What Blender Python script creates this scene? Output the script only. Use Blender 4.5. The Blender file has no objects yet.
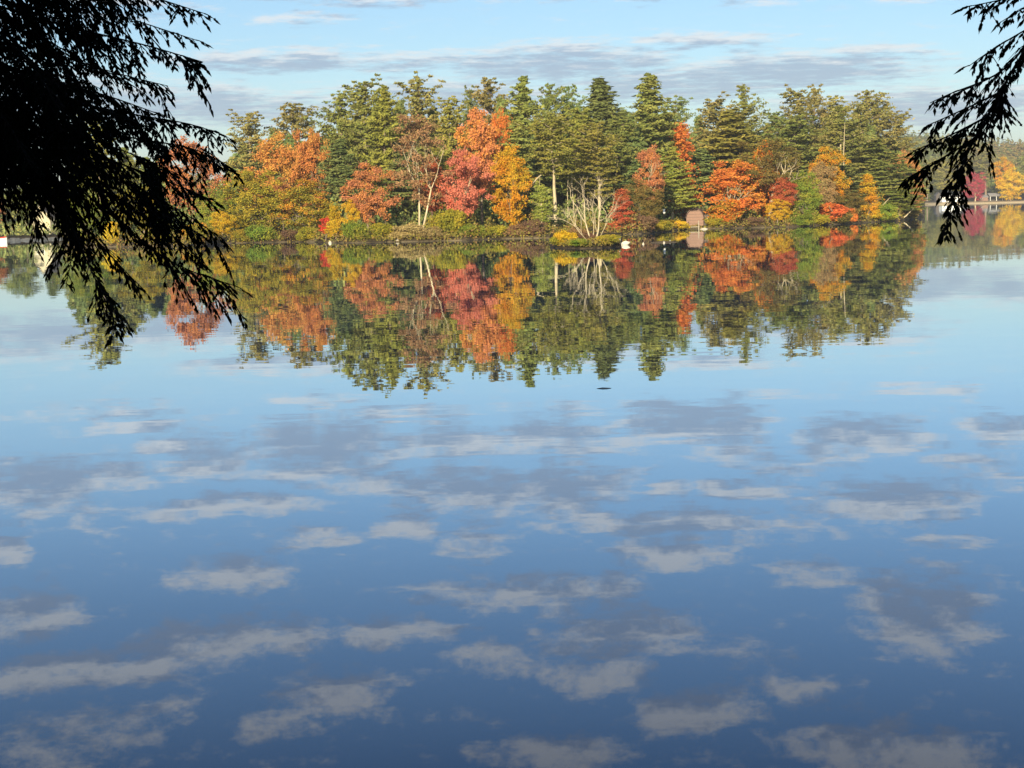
import bpy, math, random
import numpy as np
from mathutils import Matrix, Vector

SC = bpy.context.scene
COL = SC.collection
R = math.radians
rng = np.random.default_rng(7)
random.seed(7)

# ------------------------------------------------------------------ camera
F, CX, CY = 1640.0, 512.0, 384.0
CAMH = 4.0
PITCH, ROLL = math.atan(177.0 / F), -0.0245
cam_d = bpy.data.cameras.new('camera')
cam_d.sensor_width = 36.0
cam_d.lens = F / 1024.0 * 36.0
cam_d.clip_start, cam_d.clip_end = 0.1, 30000
cam = bpy.data.objects.new('camera', cam_d)
COL.objects.link(cam)
CAMM = Matrix.Translation((0, 0, CAMH)) @ Matrix.Rotation(math.pi / 2 - PITCH, 4, 'X') @ Matrix.Rotation(ROLL, 4, 'Z')
cam.matrix_world = CAMM
SC.camera = cam


def ray(x, y):
    return (CAMM.to_3x3() @ Vector(((x - CX) / F, -(y - CY) / F, -1.0))).normalized()


def at(x, y, D):
    """world point seen in direction (x, y) at ground distance D along the view"""
    d = ray(x, y)
    k = D / d.y
    return Vector((d.x * k, D, CAMH + d.z * k))


def onwater(x, y):
    d = ray(x, y)
    k = -CAMH / d.z
    return Vector((d.x * k, d.y * k, 0.0))


# ------------------------------------------------------------------ helpers
class Buf:
    def __init__(s):
        s.v, s.f, s.m, s.n = [], [], [], 0

    def add(s, V, Fc, mi=0):
        V = np.asarray(V, float).reshape(-1, 3)
        Fc = np.asarray(Fc, int).reshape(-1, 4)
        s.v.append(V); s.f.append(Fc + s.n); s.m.append(np.full(len(Fc), mi)); s.n += len(V)

    def merge(s, o, M=None, mi=None):
        for V, Fc, m in [(np.concatenate(o.v), np.concatenate(o.f), np.concatenate(o.m))]:
            if M is not None:
                A = np.array(M)
                V = V @ A[:3, :3].T + A[:3, 3]
            s.v.append(V); s.f.append(Fc + s.n); s.m.append(m if mi is None else np.full(len(Fc), mi)); s.n += len(V)

    def mesh(s, name, mats, smooth=False):
        V = np.concatenate(s.v); Fc = np.concatenate(s.f); mi = np.concatenate(s.m)
        me = bpy.data.meshes.new(name)
        me.vertices.add(len(V)); me.vertices.foreach_set('co', V.astype(np.float32).ravel())
        tri = Fc[:, 3] < 0
        n = len(Fc)
        me.loops.add(n * 4); me.loops.foreach_set('vertex_index', Fc.astype(np.int32).ravel())
        me.polygons.add(n)
        me.polygons.foreach_set('loop_start', np.arange(0, n * 4, 4, dtype=np.int32))
        me.polygons.foreach_set('material_index', mi.astype(np.int32))
        me.polygons.foreach_set('use_smooth', np.full(n, smooth))
        for m in mats:
            me.materials.append(m)
        me.update(calc_edges=True); me.validate()
        return me


def link(name, me, parent=None):
    o = bpy.data.objects.new(name, me)
    COL.objects.link(o)
    if parent is not None:
        o.parent = parent
    return o


def tag(o, label=None, cat=None, group=None, kind=None):
    if label: o['label'] = label
    if cat: o['category'] = cat
    if group: o['group'] = group
    if kind: o['kind'] = kind
    return o


def empty(name, loc=(0, 0, 0), rz=0):
    o = bpy.data.objects.new(name, None)
    COL.objects.link(o)
    o.location = loc; o.rotation_euler = (0, 0, rz)
    o.empty_display_size = 0.3
    return o


def unit(a):
    return a / np.maximum(np.linalg.norm(a, axis=-1, keepdims=True), 1e-9)


def leaves(buf, C, size, N, g, mi=0, asp=0.62, spread=0.7):
    """little diamond faces at the points C, facing roughly along N"""
    n = len(C)
    if n == 0: return
    C = np.asarray(C)
    Nn = unit(N + g.normal(0, spread, (n, 3)))
    T = unit(np.cross(Nn, g.normal(0, 1, (n, 3))))
    B = np.cross(Nn, T)
    s = (size * g.uniform(0.6, 1.3, n))[:, None]
    V = np.stack([C + T * s, C + B * s * asp, C - T * s, C - B * s * asp], 1)
    buf.add(V.reshape(-1, 3), np.arange(n * 4).reshape(n, 4), mi)


def tube(buf, P, rad, sides=6, mi=0, cap=True):
    P = np.asarray(P, float); rad = np.asarray(rad, float)
    n = len(P)
    T = np.gradient(P, axis=0); T = unit(T)
    ref = np.array([1.0, 0.13, 0.07]) if abs(T[:, 2]).mean() > 0.7 else np.array([0.05, 0.1, 1.0])
    A = unit(np.cross(T, ref)); B = np.cross(T, A)
    an = np.linspace(0, 2 * math.pi, sides, endpoint=False)
    ring = P[:, None, :] + rad[:, None, None] * (np.cos(an)[None, :, None] * A[:, None, :] + np.sin(an)[None, :, None] * B[:, None, :])
    i, j = np.meshgrid(np.arange(n - 1), np.arange(sides), indexing='ij')
    k = (j + 1) % sides
    Fc = np.stack([i * sides + j, i * sides + k, (i + 1) * sides + k, (i + 1) * sides + j], -1).reshape(-1, 4)
    buf.add(ring.reshape(-1, 3), Fc, mi)


def box(buf, lo, hi, mi=0, M=None):
    x0, y0, z0 = lo; x1, y1, z1 = hi
    V = np.array([(x0, y0, z0), (x1, y0, z0), (x1, y1, z0), (x0, y1, z0), (x0, y0, z1), (x1, y0, z1), (x1, y1, z1), (x0, y1, z1)])
    if M is not None:
        A = np.array(M); V = V @ A[:3, :3].T + A[:3, 3]
    buf.add(V, [(0, 3, 2, 1), (4, 5, 6, 7), (0, 1, 5, 4), (1, 2, 6, 5), (2, 3, 7, 6), (3, 0, 4, 7)], mi)


def prism(buf, prof, y0, y1, mi=0):
    """extrude a quad-able strip profile [(xl, xr, z), ...] of growing z along y"""
    for (a, b, z0), (c, d, z1) in zip(prof[:-1], prof[1:]):
        V = [(a, y0, z0), (b, y0, z0), (d, y0, z1), (c, y0, z1), (a, y1, z0), (b, y1, z0), (d, y1, z1), (c, y1, z1)]
        buf.add(V, [(0, 1, 2, 3), (5, 4, 7, 6), (1, 5, 6, 2), (4, 0, 3, 7)], mi)


# ------------------------------------------------------------------ materials
def new_mat(name):
    m = bpy.data.materials.new(name); m.use_nodes = True
    nt = m.node_tree; nt.nodes.clear()
    return m, nt, nt.nodes, nt.links


def node(nt, typ, **kw):
    n = nt.nodes.new(typ)
    for k, v in kw.items():
        if k == 'inp':
            for a, b in v.items():
                n.inputs[a].default_value = b
        else:
            setattr(n, k, v)
    return n


def foliage_mat(name, cols, scale=0.25, var=0.30, trans=0.38, world=False, sharp=0.10):
    """leaf material: a few leaf colours in clumps, each leaf a little lighter or darker than the next"""
    m, nt, N, L = new_mat(name)
    out = node(nt, 'ShaderNodeOutputMaterial')
    tc = node(nt, 'ShaderNodeTexCoord')
    if world:
        geo0 = node(nt, 'ShaderNodeNewGeometry'); co = geo0.outputs['Position']
    else:
        co = tc.outputs['Object']
    nz = node(nt, 'ShaderNodeTexNoise', inp={'Scale': scale, 'Detail': 3.0, 'Roughness': 0.6})
    L.new(co, nz.inputs['Vector'])
    info = node(nt, 'ShaderNodeObjectInfo')
    geo = node(nt, 'ShaderNodeNewGeometry')
    add = node(nt, 'ShaderNodeMath', operation='MULTIPLY_ADD', inp={1: 0.22, 2: -0.11})
    L.new(geo.outputs['Random Per Island'], add.inputs[0])
    a2 = node(nt, 'ShaderNodeMath', operation='ADD'); L.new(nz.outputs['Fac'], a2.inputs[0]); L.new(add.outputs[0], a2.inputs[1])
    rp = node(nt, 'ShaderNodeValToRGB'); cr = rp.color_ramp
    k = len(cols)
    cr.elements[0].position = 0.36; cr.elements[0].color = (*cols[0], 1)
    cr.elements[1].position = 0.64; cr.elements[1].color = (*cols[-1], 1)
    for i in range(1, k - 1):
        e = cr.elements.new(0.36 + 0.28 * i / (k - 1)); e.color = (*cols[i], 1)
    L.new(a2.outputs[0], rp.inputs['Fac'])
    # value change from leaf to leaf
    mr = node(nt, 'ShaderNodeMapRange', inp={'From Min': 0, 'From Max': 1, 'To Min': 1 - var, 'To Max': 1 + var})
    rnd = node(nt, 'ShaderNodeMath', operation='FRACT'); mu = node(nt, 'ShaderNodeMath', operation='MULTIPLY', inp={1: 7.31})
    L.new(geo.outputs['Random Per Island'], mu.inputs[0]); L.new(mu.outputs[0], rnd.inputs[0]); L.new(rnd.outputs[0], mr.inputs['Value'])
    sc = node(nt, 'ShaderNodeVectorMath', operation='SCALE')
    L.new(rp.outputs['Color'], sc.inputs[0]); L.new(mr.outputs[0], sc.inputs['Scale'])
    hs = node(nt, 'ShaderNodeHueSaturation')
    mr2 = node(nt, 'ShaderNodeMapRange', inp={'To Min': 0.485, 'To Max': 0.515}); L.new(info.outputs['Random'], mr2.inputs['Value'])
    mr3 = node(nt, 'ShaderNodeMapRange', inp={'To Min': 0.85, 'To Max': 1.15})
    f2 = node(nt, 'ShaderNodeMath', operation='MULTIPLY', inp={1: 5.7}); f3 = node(nt, 'ShaderNodeMath', operation='FRACT')
    L.new(info.outputs['Random'], f2.inputs[0]); L.new(f2.outputs[0], f3.inputs[0]); L.new(f3.outputs[0], mr3.inputs['Value'])
    L.new(sc.outputs[0], hs.inputs['Color']); L.new(mr2.outputs[0], hs.inputs['Hue']); L.new(mr3.outputs[0], hs.inputs['Value'])
    df = node(nt, 'ShaderNodeBsdfDiffuse', inp={'Roughness': 0.5})
    tr = node(nt, 'ShaderNodeBsdfTranslucent')
    mx = node(nt, 'ShaderNodeMixShader', inp={0: trans})
    L.new(hs.outputs[0], df.inputs['Color']); L.new(hs.outputs[0], tr.inputs['Color'])
    L.new(df.outputs[0], mx.inputs[1]); L.new(tr.outputs[0], mx.inputs[2]); L.new(mx.outputs[0], out.inputs['Surface'])
    return m


def rough_mat(name, c1, c2, scale=6.0, rough=0.9, bump=0.3, stretch=(1, 1, 1)):
    m, nt, N, L = new_mat(name)
    out = node(nt, 'ShaderNodeOutputMaterial')
    b = node(nt, 'ShaderNodeBsdfPrincipled', inp={'Roughness': rough, 'Specular IOR Level': .1 if rough > .8 else .4})
    tc = node(nt, 'ShaderNodeTexCoord'); mp = node(nt, 'ShaderNodeMapping'); mp.inputs['Scale'].default_value = stretch
    nz = node(nt, 'ShaderNodeTexNoise', inp={'Scale': scale, 'Detail': 5.0, 'Roughness': 0.65})
    L.new(tc.outputs['Object'], mp.inputs[0]); L.new(mp.outputs[0], nz.inputs['Vector'])
    mx = node(nt, 'ShaderNodeMix', data_type='RGBA'); mx.inputs[6].default_value = (*c1, 1); mx.inputs[7].default_value = (*c2, 1)
    mr = node(nt, 'ShaderNodeMapRange', inp={'From Min': 0.35, 'From Max': 0.65}); L.new(nz.outputs['Fac'], mr.inputs['Value'])
    L.new(mr.outputs[0], mx.inputs[0]); L.new(mx.outputs[2], b.inputs['Base Color'])
    bp = node(nt, 'ShaderNodeBump', inp={'Strength': bump, 'Distance': 0.05}); L.new(nz.outputs['Fac'], bp.inputs['Height'])
    L.new(bp.outputs[0], b.inputs['Normal']); L.new(b.outputs[0], out.inputs['Surface'])
    return m


def board_mat(name, c, scale=5.0, axis=2, rough=0.7, dark=0.7):
    """painted or bare boards with a seam every 1/scale metre"""
    m, nt, N, L = new_mat(name)
    out = node(nt, 'ShaderNodeOutputMaterial'); b = node(nt, 'ShaderNodeBsdfPrincipled', inp={'Roughness': rough})
    tc = node(nt, 'ShaderNodeTexCoord'); sp = node(nt, 'ShaderNodeSeparateXYZ'); L.new(tc.outputs['Object'], sp.inputs[0])
    mu = node(nt, 'ShaderNodeMath', operation='MULTIPLY', inp={1: scale}); L.new(sp.outputs[axis], mu.inputs[0])
    fr = node(nt, 'ShaderNodeMath', operation='FRACT'); L.new(mu.outputs[0], fr.inputs[0])
    st = node(nt, 'ShaderNodeMath', operation='LESS_THAN', inp={1: 0.12}); L.new(fr.outputs[0], st.inputs[0])
    nz = node(nt, 'ShaderNodeTexNoise', inp={'Scale': 3.0, 'Detail': 5.0}); L.new(tc.outputs['Object'], nz.inputs['Vector'])
    mr = node(nt, 'ShaderNodeMapRange', inp={'To Min': 0.8, 'To Max': 1.15}); L.new(nz.outputs['Fac'], mr.inputs['Value'])
    se = node(nt, 'ShaderNodeMapRange', inp={'To Min': 1.0, 'To Max': dark}); L.new(st.outputs[0], se.inputs['Value'])
    m2 = node(nt, 'ShaderNodeMath', operation='MULTIPLY'); L.new(mr.outputs[0], m2.inputs[0]); L.new(se.outputs[0], m2.inputs[1])
    sc = node(nt, 'ShaderNodeVectorMath', operation='SCALE'); sc.inputs[0].default_value = c; L.new(m2.outputs[0], sc.inputs['Scale'])
    L.new(sc.outputs[0], b.inputs['Base Color']); L.new(b.outputs[0], out.inputs['Surface'])
    return m


M = {}
M['pine'] = foliage_mat('pine_needles', [(0.189, 0.223, 0.059), (0.246, 0.259, 0.066), (0.301, 0.290, 0.080)], .3)
M['pine_dark'] = foliage_mat('dark_pine_needles', [(0.133, 0.183, 0.064), (0.193, 0.230, 0.076), (0.236, 0.256, 0.081)], .3)
M['pine_olive'] = foliage_mat('olive_pine_needles', [(0.227, 0.227, 0.049), (0.289, 0.270, 0.058), (0.342, 0.298, 0.065)], .3)
M['pine_green'] = foliage_mat('bright_pine_needles', [(0.198, 0.244, 0.046), (0.270, 0.289, 0.055), (0.324, 0.314, 0.064)], .4)
M['pine_tip'] = foliage_mat('pale_pine_needles', [(0.205, 0.201, 0.059), (0.264, 0.239, 0.077), (0.360, 0.292, 0.094)], .3)
M['spruce'] = foliage_mat('spruce_needles', [(0.174, 0.212, 0.070), (0.223, 0.248, 0.079)], .4)
M['dark_hemlock'] = foliage_mat('hemlock_needles', [(.024, .034, .016), (.036, .044, .02)], 3.0, trans=.12)  # very dark green of the hemlock needles themselves
M['orange'] = foliage_mat('orange_leaves', [(.50, .21, .06), (.56, .27, .07), (.54, .32, .07)], .3)
M['fire'] = foliage_mat('fiery_orange_leaves', [(.62, .17, .045), (.66, .22, .05), (.60, .30, .05)], .3)
M['orange_yellow'] = foliage_mat('orange_yellow_leaves', [(.60, .21, .022), (.60, .29, .028), (.50, .34, .03)], .3)
M['yellow'] = foliage_mat('yellow_leaves', [(.60, .33, .025), (.66, .43, .03), (.50, .38, .035)], .4)
M['red'] = foliage_mat('red_leaves', [(.42, .085, .045), (.46, .12, .055), (.46, .17, .055)], .4)
M['bright_red'] = foliage_mat('bright_red_leaves', [(.52, .085, .06), (.54, .11, .07), (.50, .16, .06)], .4)
M['coral'] = foliage_mat('coral_orange_leaves', [(.54, .20, .11), (.58, .22, .08), (.60, .27, .06)], .22)
M['scarlet'] = foliage_mat('scarlet_leaves', [(.60, .06, .04), (.58, .11, .05)], .6)
M['salmon'] = foliage_mat('salmon_leaves', [(.42, .17, .08), (.46, .21, .09), (.50, .22, .055)], .4)
M['pink'] = foliage_mat('pinkish_red_leaves', [(.55, .21, .12), (.60, .25, .14), (.58, .19, .09)], .4)
M['magenta'] = foliage_mat('crimson_leaves', [(.46, .045, .07), (.52, .075, .095)], .4)
M['brown'] = foliage_mat('russet_leaves', [(.30, .19, .09), (.36, .215, .10), (.25, .20, .08)], .4)
M['olive_brown'] = foliage_mat('fading_leaves', [(.17, .135, .04), (.23, .17, .045), (.15, .14, .04)], .4)
M['yellow_green'] = foliage_mat('yellow_green_leaves', [(0.218, 0.218, 0.030), (0.322, 0.276, 0.034), (0.414, 0.299, 0.034)], .35)
M['green'] = foliage_mat('green_leaves', [(0.132, 0.198, 0.029), (0.198, 0.251, 0.037), (0.317, 0.290, 0.040)], .35)
M['green_orange'] = foliage_mat('turning_leaves', [(0.198, 0.187, 0.029), (0.297, 0.242, 0.033), (0.550, 0.231, 0.033)], .3)
M['orange_green'] = foliage_mat('half_turned_leaves', [(.26, .23, .03), (.62, .22, .03), (.60, .16, .028)], .25)
M['mauve'] = foliage_mat('dull_mauve_leaves', [(.15, .085, .06), (.21, .12, .075), (.17, .12, .05)], .6)
M['tan'] = foliage_mat('tan_brush', [(.33, .25, .11), (.40, .29, .13), (.28, .20, .08)], .6)
M['undergrowth'] = foliage_mat('undergrowth_leaves', [(.24, .17, .05), (.14, .135, .035), (.25, .22, .04), (.28, .15, .07), (.22, .20, .045)], .16, world=True)
M['far_green'] = foliage_mat('far_trees', [(.10, .135, .038), (.13, .155, .042), (.16, .165, .048), (.22, .165, .055)], .012, world=True)
M['wood_dark'] = foliage_mat('inner_wood_needles', [(0.154, 0.197, 0.067), (0.210, 0.251, 0.082), (0.305, 0.288, 0.095)], .1, world=True)
M['bark'] = rough_mat('grey_brown_bark', (.13, .10, .075), (.23, .18, .13), 5, stretch=(1, 1, .2))
M['bark_pale'] = rough_mat('pale_bark', (.30, .24, .15), (.50, .42, .28), 2.2, stretch=(1, 1, .3))
M['bark_dark'] = rough_mat('dark_bark', (.035, .028, .022), (.06, .048, .036), 9, stretch=(1, 1, .2))
M['twig'] = rough_mat('bare_twigs', (.36, .29, .20), (.47, .39, .27), 5)
M['soil'] = rough_mat('bank_soil', (.022, .017, .012), (.05, .037, .022), 1.5)
M['shore_soil'] = rough_mat('shore_soil', (.022, .017, .011), (.13, .10, .06), .22)
M['sand'] = rough_mat('beach_sand', (.36, .28, .17), (.45, .35, .22), 2)
M['stone'] = rough_mat('pale_stone', (.34, .30, .24), (.46, .41, .33), 3)
M['grey_stone'] = rough_mat('grey_stone_wall', (.10, .105, .115), (.20, .205, .215), 1.2)
M['white'] = rough_mat('white_paint', (.74, .73, .70), (.82, .81, .78), 2, rough=.5, bump=.05)
M['feather'] = rough_mat('white_feathers', (.42, .40, .34), (.50, .47, .40), 14, bump=.1)
M['bill'] = rough_mat('orange_bill', (.6, .2, .03), (.65, .26, .04), 20)
M['cream'] = board_mat('cream_clapboard', (.43, .385, .27), 6, 2)
M['dark_wood'] = board_mat('dark_boards', (.055, .042, .036), 6, 0)
M['red_wood'] = board_mat('weathered_red_boards', (.19, .105, .075), 2.2, 2, .7, .4)
M['roof_dark'] = board_mat('dark_shingles', (.07, .062, .06), 5, 1)
M['roof_grey'] = board_mat('grey_shingles', (.22, .21, .21), 3, 1)
M['roof_red'] = board_mat('red_brown_shingles', (.17, .10, .08), 5, 1)
M['deck'] = board_mat('deck_boards', (.34, .29, .22), 7, 0)
M['glass'] = rough_mat('dark_window_glass', (.03, .035, .04), (.045, .05, .055), 1, rough=.1, bump=0)
M['red_paint'] = rough_mat('red_paint', (.5, .05, .03), (.55, .07, .04), 3, rough=.4, bump=.02)

# water: still lake, very low ripples
m, nt, N, L = new_mat('lake_water'); M['water'] = m
out = node(nt, 'ShaderNodeOutputMaterial')
geo = node(nt, 'ShaderNodeNewGeometry')


def ripple(scale, stretch, amp, det=2.0):
    mp = node(nt, 'ShaderNodeMapping'); mp.inputs['Scale'].default_value = stretch
    L.new(geo.outputs['Position'], mp.inputs[0])
    nz = node(nt, 'ShaderNodeTexNoise', inp={'Scale': scale, 'Detail': det, 'Roughness': .5}); L.new(mp.outputs[0], nz.inputs['Vector'])
    sb = node(nt, 'ShaderNodeVectorMath', operation='SUBTRACT'); sb.inputs[1].default_value = (.5, .5, .5); L.new(nz.outputs['Color'], sb.inputs[0])
    ml = node(nt, 'ShaderNodeVectorMath', operation='MULTIPLY'); ml.inputs[1].default_value = (amp * .6, amp, 0); L.new(sb.outputs[0], ml.inputs[0])
    return ml


r1 = ripple(1.0, (.5, 1.6, 1), .0105, 4.0)
r2 = ripple(.12, (.5, 1.0, 1), .0045)
# patches of slightly livelier water
pn = node(nt, 'ShaderNodeTexNoise', inp={'Scale': .03, 'Detail': 2}); L.new(geo.outputs['Position'], pn.inputs['Vector'])
pm = node(nt, 'ShaderNodeMapRange', inp={'From Min': .35, 'From Max': .7, 'To Min': .35, 'To Max': 1.3}); L.new(pn.outputs['Fac'], pm.inputs['Value'])
rs = node(nt, 'ShaderNodeVectorMath', operation='SCALE'); L.new(r1.outputs[0], rs.inputs[0]); L.new(pm.outputs[0], rs.inputs['Scale'])
ad = node(nt, 'ShaderNodeVectorMath', operation='ADD'); L.new(rs.outputs[0], ad.inputs[0]); L.new(r2.outputs[0], ad.inputs[1])
up = node(nt, 'ShaderNodeVectorMath', operation='ADD'); up.inputs[1].default_value = (0, 0, 1); L.new(ad.outputs[0], up.inputs[0])
nm = node(nt, 'ShaderNodeVectorMath', operation='NORMALIZE'); L.new(up.outputs[0], nm.inputs[0])
gl = node(nt, 'ShaderNodeBsdfGlossy', inp={'Roughness': 0.006}); gl.inputs['Color'].default_value = (.92, .97, 1, 1); L.new(nm.outputs[0], gl.inputs['Normal'])
df = node(nt, 'ShaderNodeBsdfDiffuse'); df.inputs['Color'].default_value = (.002, .028, .115, 1)
lw = node(nt, 'ShaderNodeLayerWeight', inp={'Blend': .5})
rp = node(nt, 'ShaderNodeValToRGB'); cr = rp.color_ramp
# facing = 1 - sin(grazing angle)
cr.elements[0].position = .0; cr.elements[0].color = (.03, .03, .03, 1)
cr.elements[1].position = 1.0; cr.elements[1].color = (1, 1, 1, 1)
for p, v in ((.5, .10), (.67, .20), (.77, .42), (.83, .60), (.89, .77), (.94, .86)):
    e = cr.elements.new(p); e.color = (v, v, v, 1)
L.new(lw.outputs['Facing'], rp.inputs['Fac'])
mx = node(nt, 'ShaderNodeMixShader'); L.new(rp.outputs['Color'], mx.inputs[0]); L.new(df.outputs[0], mx.inputs[1]); L.new(gl.outputs[0], mx.inputs[2])
L.new(mx.outputs[0], out.inputs['Surface'])

# ------------------------------------------------------------------ light and sky
SUN_EL, SUN_AZ = R(16.5), R(192)          # azimuth clockwise from +Y
sdir = Vector((math.sin(SUN_AZ) * math.cos(SUN_EL), math.cos(SUN_AZ) * math.cos(SUN_EL), math.sin(SUN_EL)))
sun_d = bpy.data.lights.new('sun', 'SUN'); sun_d.energy = 5.0; sun_d.angle = R(.55); sun_d.color = (1.0, .87, .60)
sun = bpy.data.objects.new('sun', sun_d); COL.objects.link(sun)
sun.rotation_euler = (-sdir).to_track_quat('-Z', 'Y').to_euler()
sun.location = (0, 0, 60)

W = bpy.data.worlds.new('World'); SC.world = W; W.use_nodes = True
nt = W.node_tree; nt.nodes.clear(); L = nt.links
out = node(nt, 'ShaderNodeOutputWorld'); bg = node(nt, 'ShaderNodeBackground', inp={'Strength': .068})
sky = node(nt, 'ShaderNodeTexSky', sky_type='NISHITA', sun_disc=False, sun_elevation=SUN_EL, sun_rotation=SUN_AZ,
           altitude=100, air_density=1.0, dust_density=.6, ozone_density=4.0)
tc = node(nt, 'ShaderNodeTexCoord'); sp = node(nt, 'ShaderNodeSeparateXYZ'); L.new(tc.outputs['Generated'], sp.inputs[0])


def mth(op, a=None, b=None, c=None, **kw):
    n = node(nt, 'ShaderNodeMath', operation=op, **kw)
    for i, v in enumerate((a, b, c)):
        if v is None: continue
        if isinstance(v, (int, float)): n.inputs[i].default_value = v
        else: L.new(v, n.inputs[i])
    return n.outputs[0]


# the cloud deck is laid out in azimuth and the logarithm of elevation, which is how a flat deck foreshortens
az = mth('MULTIPLY', mth('ARCTAN2', sp.outputs[0], sp.outputs[1]), 20.0)
el = mth('ARCSINE', mth('MAXIMUM', sp.outputs[2], 0.003))
ve = mth('MULTIPLY', mth('LOGARITHM', el, math.e), 8.0)


def sky_q(x, y):
    d = ray(x, y)
    return math.atan2(d.x, d.y) * 20.0, math.log(max(abs(math.asin(d.z)), .003)) * 8.0


# cloud patches: (x, y, half width, half height, weight) as directions in the view, those low in the view by way of the lake's mirror
CL = [(40, 480, 70, 26, 1), (110, 470, 50, 16, .9), (175, 445, 40, 12, .9), (215, 457, 60, 24, .8), (330, 450, 75, 30, 1), (225, 507, 85, 14, 1),
      (455, 440, 65, 13, 1), (470, 488, 90, 25, 1), (565, 488, 65, 28, 1), (545, 435, 60, 15, 1), (690, 425, 75, 22, 1.1), (860, 437, 65, 20, 1.05),
      (1005, 432, 45, 14, 1), (735, 456, 55, 8, .8), (745, 488, 48, 14, .9), (685, 523, 75, 16, 1), (677, 554, 55, 16, 1.05), (892, 500, 85, 24, 1),
      (666, 491, 25, 12, .8), (410, 530, 45, 15, .9), (478, 542, 40, 18, .7), (540, 590, 85, 20, .95), (613, 587, 32, 20, .8), (230, 575, 55, 20, 1),
      (105, 528, 22, 8, .7), (8, 553, 24, 14, 1), (35, 612, 50, 28, .95), (90, 668, 125, 20, 1.05), (220, 641, 120, 20, .95), (400, 631, 65, 15, .95),
      (340, 690, 62, 22, .95), (170, 705, 34, 12, .75), (270, 725, 40, 14, .75), (625, 632, 75, 22, 1), (598, 670, 62, 20, .85), (690, 712, 62, 24, 1.1),
      (922, 610, 66, 45, 1), (70, 735, 100, 34, .6), (555, 752, 70, 20, .9), (890, 750, 100, 26, 1), (815, 572, 45, 16, .6), (740, 655, 50, 16, .5),
      (100, 410, 90, 12, .5), (918, 392, 65, 5, .8), (770, 395, 60, 5, .5), (560, 412, 90, 8, .5), (1000, 480, 40, 10, .6),
      (280, 60, 110, 13, .95), (300, 18, 55, 7, .7), (180, 105, 120, 24, .95), (420, 62, 90, 12, .8), (560, 62, 110, 22, .95), (705, 40, 75, 8, .95),
      (640, -3, 40, 6, .9), (800, 70, 130, 20, 1), (900, 110, 130, 24, 1), (680, 85, 120, 22, .9), (450, 100, 130, 26, .9), (1010, 100, 40, 18, .9),
      (870, 50, 60, 8, .8), (40, 100, 120, 30, .9), (280, 110, 120, 20, .8),
      (140, 425, 60, 8, .8), (400, 418, 70, 8, .8), (610, 445, 50, 8, .8), (380, 480, 50, 12, .85), (600, 520, 60, 14, .8), (320, 540, 60, 12, .7), (780, 530, 60, 12, .7),
      (970, 460, 50, 9, .8), (800, 465, 50, 8, .7), (60, 515, 60, 8, .75), (960, 545, 50, 10, .65), (500, 655, 60, 14, .7), (800, 690, 60, 16, .6), (440, 590, 40, 12, .6)]
grp = bpy.data.node_groups.new('cloud_cover', 'ShaderNodeTree')
grp.interface.new_socket('Q', in_out='INPUT', socket_type='NodeSocketVector')
grp.interface.new_socket('D', in_out='OUTPUT', socket_type='NodeSocketFloat')
grp.interface.new_socket('Raw', in_out='OUTPUT', socket_type='NodeSocketFloat')
gi = grp.nodes.new('NodeGroupInput'); go = grp.nodes.new('NodeGroupOutput')


def gn(typ, **kw): return node(grp, typ, **kw)


wz = gn('ShaderNodeTexNoise', inp={'Scale': .9, 'Detail': 4.0, 'Roughness': .62}); grp.links.new(gi.outputs[0], wz.inputs['Vector'])
ws = gn('ShaderNodeVectorMath', operation='SUBTRACT'); ws.inputs[1].default_value = (.5, .5, .5); grp.links.new(wz.outputs['Color'], ws.inputs[0])
wm = gn('ShaderNodeVectorMath', operation='MULTIPLY'); wm.inputs[1].default_value = (1.0, .8, 0); grp.links.new(ws.outputs[0], wm.inputs[0])
wa = gn('ShaderNodeVectorMath', operation='ADD'); grp.links.new(gi.outputs[0], wa.inputs[0]); grp.links.new(wm.outputs[0], wa.inputs[1])
acc = None
for (x, y, hw, hh, wt) in CL:
    q = sky_q(x, y)
    qa, qb = sky_q(x - hw, y), sky_q(x, y - hh)
    rx, ry = .98 * abs(qa[0] - q[0]), .95 * max(abs(qb[1] - q[1]), .05)
    s = gn('ShaderNodeVectorMath', operation='SUBTRACT'); s.inputs[1].default_value = (q[0], q[1], 0); grp.links.new(wa.outputs[0], s.inputs[0])
    k = gn('ShaderNodeVectorMath', operation='MULTIPLY'); k.inputs[1].default_value = (1 / rx, 1 / ry, 0); grp.links.new(s.outputs[0], k.inputs[0])
    d = gn('ShaderNodeVectorMath', operation='DOT_PRODUCT'); grp.links.new(k.outputs[0], d.inputs[0]); grp.links.new(k.outputs[0], d.inputs[1])
    w = gn('ShaderNodeMath', operation='MULTIPLY_ADD', inp={1: -.5 * wt, 2: wt}); grp.links.new(d.outputs['Value'], w.inputs[0])
    if acc is None: acc = w.outputs[0]
    else:
        mxn = gn('ShaderNodeMath', operation='SMOOTH_MAX', inp={2: .12}); grp.links.new(acc, mxn.inputs[0]); grp.links.new(w.outputs[0], mxn.inputs[1]); acc = mxn.outputs[0]
cl0 = gn('ShaderNodeMath', operation='MAXIMUM', inp={1: 0.0}); grp.links.new(acc, cl0.inputs[0])
fz = gn('ShaderNodeTexNoise', inp={'Scale': 2.3, 'Detail': 8.0, 'Roughness': .68}); fst = gn('ShaderNodeVectorMath', operation='MULTIPLY'); fst.inputs[1].default_value = (.85, 1.3, 0); grp.links.new(gi.outputs[0], fst.inputs[0]); grp.links.new(fst.outputs[0], fz.inputs['Vector'])
f1 = gn('ShaderNodeMath', operation='MULTIPLY_ADD', inp={1: 2.9, 2: -1.46}); grp.links.new(fz.outputs['Fac'], f1.inputs[0])
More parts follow.
